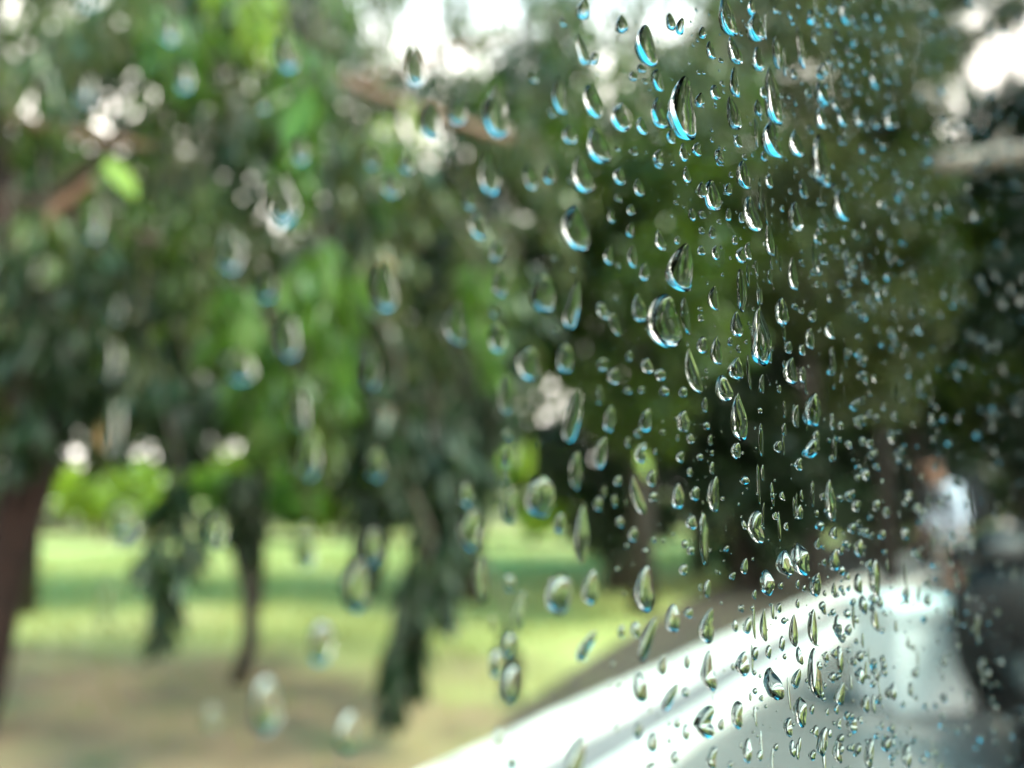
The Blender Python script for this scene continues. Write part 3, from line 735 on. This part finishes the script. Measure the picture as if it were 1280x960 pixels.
# ---- rain drops: x, y, width, height (photo pixels), shape, lean of the foot in pixels
# r rounded, t teardrop, s streak, f spindle, b ragged
T = '''
622,137,36,67,t,4;701,118,17,46,t,4;743,125,22,36,t,8;714,168,17,24,r,3;729,62,14,32,t,10;744,72,10,18,t,-4;692,140,14,12,b,0;750,182,26,42,r,8;705,27,12,10,r,0;731,10,14,26,t,0;668,97,13,13,r,0;573,140,28,32,r,0
779,30,14,22,t,0;811,55,22,45,t,8;803,85,12,10,r,0;793,95,10,12,r,0;807,101,8,7,r,0;824,99,13,25,t,3;858,132,32,74,t,3;778,145,20,34,t,0;826,140,17,34,t,5;804,156,13,18,t,4;841,169,10,18,t,2;856,190,9,22,t,2;873,186,10,16,r,0;901,194,10,18,t,0;840,27,10,18,t,4;852,32,9,22,t,-3;880,40,8,14,t,0;890,62,10,18,t,3;912,20,19,38,t,9;948,32,18,32,t,3;920,62,14,28,t,9;950,73,12,27,t,3;920,102,10,36,t,3;919,142,14,36,t,7;924,176,9,14,r,0;896,115,11,16,r,0;877,124,10,18,t,0;904,104,6,6,r,0;927,42,5,5,r,0;934,32,5,5,r,0;902,75,6,6,r,0;895,133,4,4,r,0;891,162,4,5,r,0;891,174,4,8,r,0;874,90,5,5,r,0;941,8,8,18,t,0;956,115,8,12,r,0;949,135,8,20,s,0;946,165,4,36,s,2;773,185,8,8,r,0;793,189,12,10,r,0;809,190,5,5,r,0;825,196,12,20,t,0;932,196,6,7,r,0;957,195,8,12,r,0
970,12,5,10,r,0;975,15,3,5,r,0;989,18,6,10,r,0;992,27,6,8,r,0;999,6,6,7,r,0;1016,20,8,18,t,0;1026,16,6,8,r,0;1045,8,6,9,r,0;1058,16,10,22,t,4;1063,4,6,6,r,0;1037,27,8,11,r,0;1046,27,5,5,r,0;1071,30,9,10,r,0;1075,20,6,6,r,0;1049,43,12,10,b,0;1063,43,4,4,r,0;972,65,8,40,s,1;984,84,5,5,r,0;1002,60,8,48,s,3;1018,45,6,20,s,0;994,92,8,11,r,0;1003,103,5,6,r,0;1028,90,9,14,r,0;1037,75,6,10,r,0;1043,82,8,8,r,0;1052,76,7,12,r,0;1063,63,10,13,r,0;1074,71,7,11,r,0;1086,51,9,9,r,0;1101,46,6,6,r,0;1103,64,6,6,r,0;1110,58,10,12,r,0;1127,38,8,12,r,0;1126,70,9,20,t,0;1134,66,6,8,r,0
969,120,16,62,t,9;978,119,6,6,r,0;987,120,5,6,r,0;996,128,5,8,r,0;992,140,7,5,r,0;1012,116,8,10,r,0;1030,115,14,22,t,8;1040,123,7,8,r,0;1051,103,6,6,r,0;1061,100,8,9,r,0;1057,115,8,9,r,0;1074,112,10,12,r,0;1082,88,8,10,r,0;1094,97,10,20,t,6;1101,85,7,7,r,0;1110,97,11,12,r,0;1123,100,9,10,r,0;1088,112,5,6,r,0;1029,146,12,22,t,4;1054,146,10,18,t,4;1076,145,11,20,t,3;1095,153,11,14,r,0;1088,159,6,6,r,0;1116,146,14,26,t,0;1015,161,9,10,r,0;1008,168,4,4,r,0;1042,164,4,5,r,0;969,172,18,38,t,8;998,178,14,28,t,6;1029,200,18,60,t,4;1054,175,10,12,r,0;1061,172,6,6,r,0;1067,168,6,6,r,0;1080,184,8,12,r,0;1076,190,4,5,r,0;984,199,4,5,r,0
613,216,26,56,t,6;664,222,17,28,t,4;688,218,16,22,t,0;730,218,24,42,t,10;713,224,9,9,r,0;722,284,34,56,t,3;600,282,22,32,r,3;588,250,18,26,r,0;623,315,20,24,r,0;626,355,20,34,r,0;681,367,31,49,r,2;694,322,9,9,r,0;718,335,9,10,r,0;718,382,18,62,t,-9;619,390,14,14,r,0;571,404,28,54,r,3;763,318,12,26,t,0
776,219,14,22,t,0;800,234,13,20,t,4;773,247,9,10,r,0;790,262,10,14,r,0;765,270,9,16,r,0;789,287,10,18,t,0;792,320,12,28,t,3;774,331,8,8,r,0;824,204,8,12,r,0;842,204,6,6,r,0;860,218,9,18,t,4;844,228,6,5,r,0;846,253,7,6,r,0;866,268,8,16,s,0;827,300,12,24,t,6;848,300,7,10,r,0;807,340,12,22,r,0;879,237,11,20,t,0;893,244,17,36,t,4;932,218,14,30,t,6;901,202,10,10,r,0;915,218,5,8,r,0;912,236,8,16,r,0;912,268,6,16,t,0;879,268,10,10,r,0;878,288,8,9,r,0;892,290,8,16,t,2;900,277,6,6,r,0;928,272,6,14,r,0;943,267,16,38,t,9;950,230,4,4,r,0;955,256,3,3,r,0;878,313,9,12,r,0;896,315,8,18,t,0;902,309,4,4,r,0;920,300,7,12,r,0;928,318,10,20,t,0;936,314,8,20,t,2;855,333,29,62,t,-4;894,372,12,30,t,2;928,363,10,54,s,0;951,370,6,20,s,0;801,385,18,34,t,3;834,401,40,66,r,2;876,386,6,6,r,0;877,397,7,9,r,0;858,395,10,46,s,4;770,372,8,8,r,0;755,388,15,20,b,6;770,405,13,28,r,9
963,226,8,16,r,0;996,212,6,7,r,0;1008,207,5,5,r,0;1015,217,7,7,r,0;989,239,6,7,r,0;1006,236,9,20,t,4;1011,245,4,4,r,0;967,250,4,5,r,0;979,260,5,8,r,0;978,277,4,4,r,0;966,268,3,5,r,0;1026,252,7,10,r,0;1044,234,10,8,r,0;1054,255,14,34,t,6;1078,212,8,9,r,0;1093,214,10,10,r,0;1083,234,8,9,r,0;1092,243,7,7,r,0;1078,243,6,7,r,0;1070,242,6,7,r,0;1106,205,8,8,r,0;1117,215,8,8,r,0;1124,220,11,14,r,0;1114,227,8,7,r,0;997,270,14,34,t,3;990,290,5,5,r,0;1024,297,8,16,r,0;1034,283,8,10,r,0;1041,284,4,5,r,0;1048,284,5,6,r,0;1071,293,9,11,r,0;1082,279,5,5,r,0;1120,272,9,12,r,0;1113,262,7,8,r,0;1140,265,12,14,r,0;1125,246,10,12,r,0;964,300,9,38,t,5;1042,310,9,8,r,0;1049,310,8,8,r,0;1031,323,12,14,r,0;1062,328,8,36,s,3;1076,320,9,10,r,0;1003,328,9,8,r,0;1003,314,5,5,r,0;1017,340,7,8,r,0;993,342,10,40,t,2;1016,357,4,4,r,0;1012,347,4,4,r,0;1049,355,11,7,r,3;1057,366,10,9,r,3;1072,383,12,14,r,0;980,389,14,32,t,3;994,383,8,8,r,0;1003,388,7,8,r,0;1017,395,9,14,r,0;963,346,6,18,s,0;1114,326,6,14,r,0;1140,340,9,10,r,0
623,422,22,40,r,4;663,454,27,44,r,0;708,448,21,38,r,0;633,493,18,50,t,-3;718,520,20,68,t,-11;661,509,9,10,r,0;661,533,10,10,r,0;635,543,14,16,r,0;632,570,16,28,r,0;675,554,8,14,r,0;697,412,10,10,r,0;721,588,16,48,r,-4;754,455,14,18,r,0;750,495,10,24,s,0;763,524,14,34,r,-2;753,566,16,40,r,-6
788,445,9,14,r,0;810,457,13,20,r,1;827,468,12,16,r,0;769,470,15,22,r,0;785,488,14,10,b,0;803,487,9,10,r,0;831,489,11,14,r,0;855,490,10,14,r,0;868,463,16,52,t,13;880,431,12,21,t,0;898,438,13,34,t,2;914,427,6,12,r,0;923,405,13,32,t,1;924,436,5,10,s,0;923,460,16,29,t,0;934,427,4,6,r,0;884,463,5,6,r,0;884,472,4,4,r,0;907,485,17,33,t,5;954,421,21,72,t,2;882,506,7,20,r,0;926,521,17,60,t,3;922,563,10,22,r,0;856,527,15,27,r,0;845,523,5,5,r,0;864,548,9,13,r,0;848,547,5,8,r,0;829,540,8,9,r,0;829,527,5,5,r,0;809,525,15,31,t,-2;799,541,9,14,r,0;786,553,8,14,r,0;803,566,14,26,b,-6;820,564,6,8,r,0;852,571,9,14,r,0;876,571,7,9,r,0;863,590,6,12,r,0;889,550,5,14,r,0;891,566,4,8,r,0;891,585,6,16,r,0;884,532,8,10,r,0;952,550,6,42,s,0;953,480,6,24,s,-2;951,513,5,8,r,0;949,605,4,52,s,1
963,443,6,22,t,0;987,434,8,16,r,0;1004,437,7,14,r,0;1014,423,10,26,r,0;1039,412,10,20,t,2;1024,414,4,4,r,0;991,463,13,32,t,0;1004,468,6,20,t,0;981,455,4,8,r,0;1074,421,9,8,r,0;1119,427,9,10,r,0;1042,450,7,34,s,0;1079,452,10,12,r,0;1079,469,14,12,r,0;1053,474,5,7,r,0;1052,463,4,4,r,0;975,486,5,10,r,0;1019,512,16,43,t,-2;996,520,8,28,s,0;981,537,6,16,s,0;1041,520,5,8,r,0;1042,530,6,14,r,0;1018,560,14,26,t,-8;1036,550,6,6,r,0;1044,560,6,30,s,0;1153,445,9,9,r,0;1152,490,10,12,r,0;1130,500,8,9,r,0;1076,525,6,14,r,0;1116,541,8,8,r,0;1125,541,7,7,r,0;1125,565,10,12,r,0;1074,584,8,9,r,0;1097,583,8,10,r,0;974,558,8,16,b,0;1000,580,8,16,b,0
583,617,20,32,r,0;590,662,29,56,r,0;638,632,22,44,r,0;632,596,14,20,r,0;677,621,35,54,r,2;701,654,16,26,r,0;729,669,18,78,f,-2;749,630,12,20,r,3;603,726,19,56,r,2;638,728,16,26,r,4;651,762,16,46,t,-6;701,742,33,51,r,0;740,734,20,44,t,-3;627,685,7,12,r,0;756,615,8,16,r,0
774,601,10,14,r,0;798,619,15,50,t,12;816,598,11,21,r,0;818,621,10,14,r,0;769,626,9,16,r,0;783,628,6,10,r,0;776,652,11,15,r,0;793,668,11,20,r,0;784,682,8,8,r,0;808,688,10,8,b,3;818,674,7,8,r,0;830,676,6,6,r,0;849,620,14,33,t,-1;870,617,11,18,r,0;894,617,14,45,t,-2;866,653,12,18,r,0;857,680,9,11,r,0;865,688,8,11,r,0;881,674,10,66,s,2;842,667,5,5,r,0;856,712,10,14,r,0;808,735,22,60,t,1;843,773,16,36,t,0;862,766,11,14,r,0;773,711,8,9,r,0;792,705,6,6,r,0;781,741,6,7,r,0;885,736,8,24,s,0;876,734,5,9,r,0;948,658,17,40,b,3;932,708,8,20,t,-2;909,686,5,8,r,-2;917,720,6,10,r,-2;931,656,5,12,r,2;900,716,4,4,r,0;944,743,5,12,t,0;929,761,4,10,r,0;941,760,4,6,r,0;887,782,17,43,t,-6;932,600,10,12,b,0;904,623,4,6,r,0
1040,626,10,52,t,2;970,645,5,10,b,0;984,658,5,10,b,0;979,620,5,12,b,2;967,620,4,9,r,0;1001,640,8,18,b,0;1022,642,5,10,r,0;1003,620,4,16,s,2;1072,632,10,16,r,0;1097,632,9,16,r,0;1109,640,7,14,r,0;1066,660,10,14,r,0;1083,665,8,12,r,0;1076,685,9,24,r,0;1044,666,7,16,r,0;961,728,14,34,t,2;984,704,16,34,t,6;1003,699,17,46,b,10;1023,680,6,14,t,0;1045,700,11,28,t,-2;1031,703,5,9,r,0;1022,731,12,31,t,-4;977,732,6,9,r,0;1006,735,4,10,r,0;998,730,4,12,r,0;1061,721,6,12,r,0;1075,730,8,26,t,2;1081,756,8,26,r,3;1096,722,10,50,t,3;1053,736,5,9,r,0;1044,738,5,20,t,0;1032,742,4,8,r,0;1031,762,5,14,r,0;975,760,6,12,r,0;998,755,4,12,r,0;1110,707,5,18,s,0;1133,667,8,16,r,0;1149,695,8,14,r,0;1149,743,6,24,s,-2;1049,783,8,30,t,1;1096,775,7,32,r,2
637,806,19,32,r,0;621,828,21,36,r,0;640,854,23,50,r,0;617,780,12,24,r,3;735,808,18,36,r,-17;624,923,15,30,f,0;722,948,24,48,t,-12;641,955,20,22,r,0
778,789,11,18,r,0;796,787,13,23,r,2;811,799,15,54,t,-18;829,832,11,26,t,-1;860,827,8,20,t,0;802,859,17,43,b,9;840,872,13,29,r,-16;888,839,16,52,t,3;891,872,3,16,s,1;858,866,9,13,r,0;814,889,6,10,r,0;823,894,5,7,r,0;799,913,12,19,r,-4;817,928,15,27,r,2;772,910,8,13,r,0;837,904,6,9,r,0;848,904,9,14,r,0;859,915,10,22,r,2;838,926,8,11,r,0;845,947,11,18,r,0;903,906,7,16,r,-2;885,903,24,41,b,2;924,893,13,36,b,2;931,830,14,32,t,-1;945,817,8,17,r,0;917,834,4,10,r,0;920,782,6,16,t,0;936,782,9,21,t,-2;927,760,6,9,r,0;956,782,8,42,t,0;944,841,5,7,r,0;951,845,4,6,r,0;945,864,6,9,r,0;939,871,4,12,r,0;953,873,5,8,r,0;892,948,11,30,b,0;936,938,10,32,t,-2;951,945,6,14,r,0;927,932,4,9,r,0;914,956,6,10,r,0;814,957,16,10,r,0;767,830,9,10,r,0;762,855,6,8,r,0;774,855,8,12,r,0
981,776,6,9,r,0;994,788,9,42,t,0;1001,820,7,24,t,4;1018,784,9,47,t,0;1014,768,4,7,r,0;979,804,6,20,t,0;962,815,6,18,r,0;982,821,4,8,r,0;969,856,17,48,b,12;1021,842,14,66,t,5;998,848,9,23,t,-5;1009,851,4,6,r,0;1034,821,6,14,r,0;1042,847,7,14,r,0;1032,857,4,8,r,0;1003,890,12,42,b,2;987,909,10,25,b,2;992,936,7,23,b,1;971,934,5,10,r,0;1016,887,5,13,r,0;1021,914,6,16,b,0;1015,914,4,6,r,0;1017,944,8,14,b,0;1031,927,11,35,t,-4;1038,917,5,12,r,0;1050,937,10,35,t,-1;1050,905,6,14,r,0;1047,887,5,13,r,0;1035,890,4,10,r,0;1053,868,10,27,t,-4;1051,824,7,36,s,2;1056,795,5,8,r,0;1079,800,4,22,s,0;1078,844,8,24,t,1;1121,783,5,18,r,0;1068,907,11,20,r,0;1074,936,8,15,r,0;1062,935,5,8,r,0;1089,942,8,40,t,-3;1084,880,8,24,r,0;1093,880,5,26,s,0;1097,843,6,18,r,0;1107,840,7,14,r,0;1103,825,4,10,r,0;1110,930,10,20,r,0;1104,882,4,8,r,0;1103,907,5,11,r,0;1123,940,5,8,r,0;1136,803,4,20,s,0;1139,862,6,20,r,0;1118,865,8,24,r,0;1111,867,6,16,r,0;1136,945,9,32,t,0;1067,876,3,6,r,0;1061,827,3,5,r,0;1069,826,3,6,r,0
212,38,36,42,r,2;110,-4,48,40,r,0;230,96,38,46,r,0;358,66,40,56,t,4;376,188,32,40,r,0;330,130,26,30,r,0;108,112,40,46,r,0;118,278,42,54,r,0;352,250,54,76,r,4;290,316,46,60,r,0;335,360,36,42,r,0;145,388,34,40,r,0;46,338,34,44,r,0;360,422,42,64,r,0;465,460,32,64,t,0;480,360,40,70,r,0;518,84,34,54,t,0;540,148,38,54,t,3;490,232,30,34,r,3;466,200,26,28,r,0;510,205,26,28,r,0;140,452,38,58,r,0;143,535,36,76,r,-2;300,458,58,52,r,0;375,512,38,62,r,0;388,568,38,74,r,-4;470,580,34,50,r,0;155,650,54,58,r,0;270,662,38,52,r,0;382,682,40,70,r,0;466,683,32,56,r,0;446,732,44,76,r,-4;402,803,46,68,r,3;333,880,54,86,r,2;133,758,40,68,r,0;435,915,40,66,r,0;265,896,36,42,r,0'''
drops = []
for row in T.replace('\n', ';').split(';'):
    if row.strip():
        a_ = row.split(','); drops.append([float(a_[0]), float(a_[1]), float(a_[2]), float(a_[3]), a_[4].strip(), float(a_[5])])
# soft beads of the far right end of the pane
rr = random.Random(21)
for k in range(800):
    px = 1020 + 265 * rr.random() ** 0.85; py = rr.uniform(-5, 965)
    w = rr.uniform(4, 9); drops.append([px, py, w, w * rr.uniform(1.0, 1.9), 'r', rr.uniform(-2, 2)])
for k in range(110):                              # thin runs of water
    px = rr.uniform(930, 1275); py = rr.uniform(-5, 965)
    drops.append([px, py, rr.uniform(2.5, 4.5), rr.uniform(18, 46), 's', rr.uniform(-2, 3)])
N_SEEN = len(drops)
# specks between the drops
for k in range(1500):
    px = rr.uniform(560, 1280); py = rr.uniform(-5, 965)
    w = rr.choice([1.5, 2, 2.5, 3, 3.5]); drops.append([px, py, w, w * rr.uniform(1.0, 1.5), 'r', 0])

AP = 2.35e-3
def drop_mesh(px, py, w, h, kind, lean, rnd, fine):
    w *= 0.90
    if px < 560: w *= 0.86; h *= 0.88
    s0, z0, d0 = on_pane(px, py)
    blur = AP * FPX * abs(1 / d0 - 1 / 0.0805)
    w2 = math.sqrt(max(w * w - 0.45 * blur * blur, (0.42 * w) ** 2)); h2 = math.sqrt(max(h * h - 0.45 * blur * blur, (0.5 * h) ** 2))
    sl, _, _ = on_pane(px - w2 / 2, py); sr, _, _ = on_pane(px + w2 / 2, py)
    _, zt, _ = on_pane(px, py - h2 / 2); _, zb, _ = on_pane(px, py + h2 / 2)
    ln = (on_pane(px + lean / 2, py)[0] - on_pane(px - lean / 2, py)[0])
    a, b = (sr - sl) / 2, (zt - zb) / 2
    na, nr = (40, 12) if fine else (20, 6)
    if w < 4: na, nr = 12, 4
    ph = [rnd.uniform(0, 6.28) for _ in range(4)]
    amp = 0.17 if kind == 'b' else rnd.uniform(0.04, 0.11)
    tipq = rnd.uniform(0.10, 0.60); bow = 0.0 if w > 30 else rnd.uniform(-0.42, 0.18) if h > 1.6 * w else rnd.uniform(-0.12, 0.12)
    def outline(th):
        v = math.sin(th); u = math.cos(th)
        if kind == 't': k = 1.0 - tipq * max(0.0, (v + 0.35) / 1.35) ** 1.3; k *= 1.06
        elif kind == 'f': k = 1.0 - 0.50 * abs(v + 0.05) ** 1.4
        elif kind == 's': k = 1.05
        else: k = 1.0 - 0.10 * v
        if kind == 's': u = math.copysign(abs(u) ** 0.7, u)
        n_ = 1 + amp * (math.sin(2 * th + ph[0]) + .7 * math.sin(3 * th + ph[1]) + .5 * math.sin(5 * th + ph[2]))
        return a * u * k * n_ - ln * v / 2 + 0.10 * a * math.sin(3 * v + ph[3]) + bow * a * (0.4 - v * v), b * v * (1 + .3 * (n_ - 1))
    cv = {'t': -0.45, 'r': -0.22, 's': -0.25, 'f': 0.0, 'b': -0.28}[kind]
    cu, cz = -ln * cv / 2 + 0.10 * a * math.sin(3 * cv + ph[3]) + bow * a * (0.4 - cv * cv), b * cv
    H = min(a, b * 1.1) * rnd.uniform(0.74, 0.92)
    if kind == 's': H *= 0.8
    if px < 560: H *= 0.88
    kk = 0.972; base = math.sqrt(1 - kk * kk)
    vs, fs = [], []
    out = [outline(2 * math.pi * i / na) for i in range(na)]
    vs.append((cu, H, cz))
    for j in range(1, nr + 1):
        r = math.sin(math.pi / 2 * j / nr)
        hh = H * (math.sqrt(1 - kk * kk * r * r) - base) / (1 - base)
        for u, v in out: vs.append((cu + (u - cu) * r, hh, cz + (v - cz) * r))
    for i in range(na): fs.append((0, 1 + (i + 1) % na, 1 + i))
    for j in range(nr - 1):
        p = 1 + j * na
        for i in range(na): fs.append((p + i, p + (i + 1) % na, p + na + (i + 1) % na, p + na + i))
    nd = len(fs)
    q = len(vs)
    for u, v in out: vs.append((u, 0.0, v))
    fs.append(tuple(q + i for i in range(na)))
    # local frame: x along the pane, y outwards, z up
    return (s0, z0), vs, fs, nd

GAP = 0.00004
def pane_to_world(s, o, z): return P_OUT + TAN * s + NOR * (GAP + o) + Vector((0, 0, z))

order = sorted(range(N_SEEN), key=lambda i: -drops[i][2] * drops[i][3])
single = set(order[:300])
rank = {i: k for k, i in enumerate(order)}
NAMED = {
    (834, 401): 'largest sharp drop, wide oval with dark left rim and bright foot',
    (858, 132): 'tall sharp pointed teardrop just below the sky gap',
    (855, 333): 'curved sharp drop like a crescent right above the largest sharp oval drop',
    (954, 421): 'long sharp drop with dark left side over pale green foliage',
    (722, 284): 'big soft teardrop with deep cyan left rim above mid photo',
    (622, 137): 'big soft teardrop with pointed dark tip beside the white bokeh discs',
    (681, 367): 'soft round drop with broad white foot near mid photo',
    (677, 621): 'soft oval drop with thick black rim over the lime shrub',
    (701, 742): 'round drop with black cap over the lawn left of the brown strip',
    (808, 735): 'tall pear shaped drop with cyan foot over the dark brown strip',
    (729, 669): 'long pale spindle shaped drop tapering down to a dark point',
    (888, 839): 'sharp upright drop with fine tail in the middle of the white kerb',
    (885, 903): 'ragged faceted drop with dark left edge on the kerb side of the road',
    (969, 856): 'ragged slanted drop with cyan shoulder over the white edge slabs',
    (1021, 842): 'longest upright drop over the grey road with black left edge',
    (948, 658): 'ragged splash of water with cyan foot against the dark low tree',
    (881, 674): 'long thin streak with a pale yellow edge against black foliage',
    (1040, 626): 'dark narrow hanging streak with a cyan head left of the person',
    (1029, 200): 'long drop with cyan left edge and white curl near the upper right',
    (969, 120): 'long slanted drop with cyan edge below two white streaks',
    (868, 463): 'long slanted cyan edged drop right of a row of small beads',
    (926, 521): 'long upright drop with pale top and cyan foot below mid photo',
    (798, 619): 'bent slanted drop crossing the small lime patch',
    (811, 799): 'slim slanted drop leaning left over the dark brown strip',
    (735, 808): 'slanted pale drop leaning left over the lawn edge',
    (333, 880): 'very blurred big oval drop over the bare soil at lower left',
    (352, 250): 'very blurred big drop with white and cyan foot at upper left',
    (722, 948): 'pale bent drop cut by the bottom edge over the white kerb',
    (624, 923): 'small lone drop hanging over the broad white kerb at bottom',
}
REF = {(834, 401): 'the largest sharp oval drop', (858, 132): 'the tall teardrop below the sky gap', (855, 333): 'the sharp crescent drop', (954, 421): 'the long dark-sided drop',
       (722, 284): 'the cyan rimmed soft teardrop', (622, 137): 'the soft teardrop by the bokeh discs', (681, 367): 'the soft white footed drop', (677, 621): 'the black rimmed oval drop',
       (701, 742): 'the black capped round drop', (808, 735): 'the tall pear shaped drop', (729, 669): 'the long pale spindle drop', (888, 839): 'the upright drop on the kerb',
       (885, 903): 'the ragged faceted drop', (969, 856): 'the ragged cyan shouldered drop', (1021, 842): 'the longest drop over the road', (948, 658): 'the ragged cyan splash',
       (881, 674): 'the thin yellow edged streak', (1040, 626): 'the dark streak by the person', (1029, 200): 'the long white curled drop', (969, 120): 'the long slanted cyan drop',
       (868, 463): 'the slanted drop by the beads', (926, 521): 'the long pale topped drop', (798, 619): 'the bent slanted drop', (811, 799): 'the slim left leaning drop',
       (735, 808): 'the pale left leaning drop', (333, 880): 'the big blurred lower left drop', (352, 250): 'the big blurred upper left drop', (722, 948): 'the pale drop at the bottom edge',
       (624, 923): 'the lone drop over the kerb', (1096, 722): 'the threaded drop above the box', (388, 568): 'the blurred cyan footed drop', (1116, 146): 'the teardrop by the right sky gap',
       (1068, 907): 'the dark rimmed drop low right', (1079, 469): 'the soft white drop at right'}
NAMED.update({(1096, 722): 'drop hanging on a fine thread over the far kerb above the white box', (388, 568): 'blurred oval drop with round cyan foot left of centre',
              (1116, 146): 'blurred teardrop with white foot left of the right sky gap', (1068, 907): 'sharp dark rimmed oval drop low over the bright road',
              (1079, 469): 'soft white and cyan drop against dark foliage left of the right edge'})
DIRS = ['right of', 'down right of', 'below', 'down left of', 'left of', 'up left of', 'above', 'up right of']
said = {}
for i in order[:300]:
    px, py, w, h, kind, lean = drops[i]
    if (int(px), int(py)) in NAMED: continue
    k = min(REF, key=lambda q: (q[0] - px) ** 2 + (q[1] - py) ** 2)
    dist = math.hypot(k[0] - px, k[1] - py)
    size = 'big' if rank[i] < 60 else 'middling' if rank[i] < 160 else 'small'
    focus = 'very blurred ' if px < 520 else 'blurred ' if px < 690 or px > 1120 else ''
    shp = {'r': 'round' if h < 1.5 * w else 'oval', 't': 'teardrop', 's': 'streak-like', 'f': 'spindle', 'b': 'ragged'}[kind]
    if abs(lean) > 0.22 * h: shp = ('right-slanted ' if lean > 0 else 'left-slanted ') + shp
    d = DIRS[int(round(math.atan2(py - k[1], px - k[0]) / (math.pi / 4))) % 8]
    said.setdefault((f'{focus}{size} {shp} drop', f'{d} {REF[k]}'), []).append((dist, i))
LABEL = {}
ORD = ['nearest', 'second nearest', 'third nearest', 'fourth nearest', 'fifth nearest', 'sixth nearest', 'seventh nearest', 'eighth nearest', 'ninth nearest', 'tenth nearest']
for (look, place), ds in said.items():
    ds.sort()
    for n_, (_, i) in enumerate(ds):
        LABEL[i] = f'{look} {place}' if len(ds) == 1 else f'{look}, {ORD[min(n_, 9)]} {place}'
rnd = random.Random(5)
sv, sf, ssm = [], [], []
for i, (px, py, w, h, kind, lean) in enumerate(drops):
    (s0, z0), vs, fs, nd = drop_mesh(px, py, w, h, kind, lean, rnd, w > 7.5)
    if i in single:
        me = bpy.data.meshes.new('water_drop')
        me.from_pydata(vs, [], fs)
        me.polygons.foreach_set('use_smooth', [k < nd for k in range(len(fs))])
        me.materials.append(M['water']); me.update()
        o = bpy.data.objects.new('water_drop', me); link(o)
        o.location = pane_to_world(s0, 0, z0); o.rotation_euler = (0, 0, math.atan2(TAN.y, TAN.x))
        lab = NAMED.get((int(px), int(py)))
        if lab is None: lab = LABEL[i]
        tag(o, lab, 'water drop', 'rain drops on the window pane')
    else:
        b0 = len(sv)
        for x, y, z in vs: sv.append((s0 + x, y, z0 + z))
        for k, f in enumerate(fs): sf.append(tuple(j + b0 for j in f)); ssm.append(k < nd)
me = bpy.data.meshes.new('water_specks'); me.from_pydata(sv, [], sf)
me.polygons.foreach_set('use_smooth', ssm); me.materials.append(M['water']); me.update()
o = bpy.data.objects.new('water_specks', me); link(o)
o.location = pane_to_world(0, 0, 0); o.rotation_euler = (0, 0, math.atan2(TAN.y, TAN.x))
tag(o, 'countless tiny specks of water between the larger drops on the pane', 'water specks', kind='stuff')
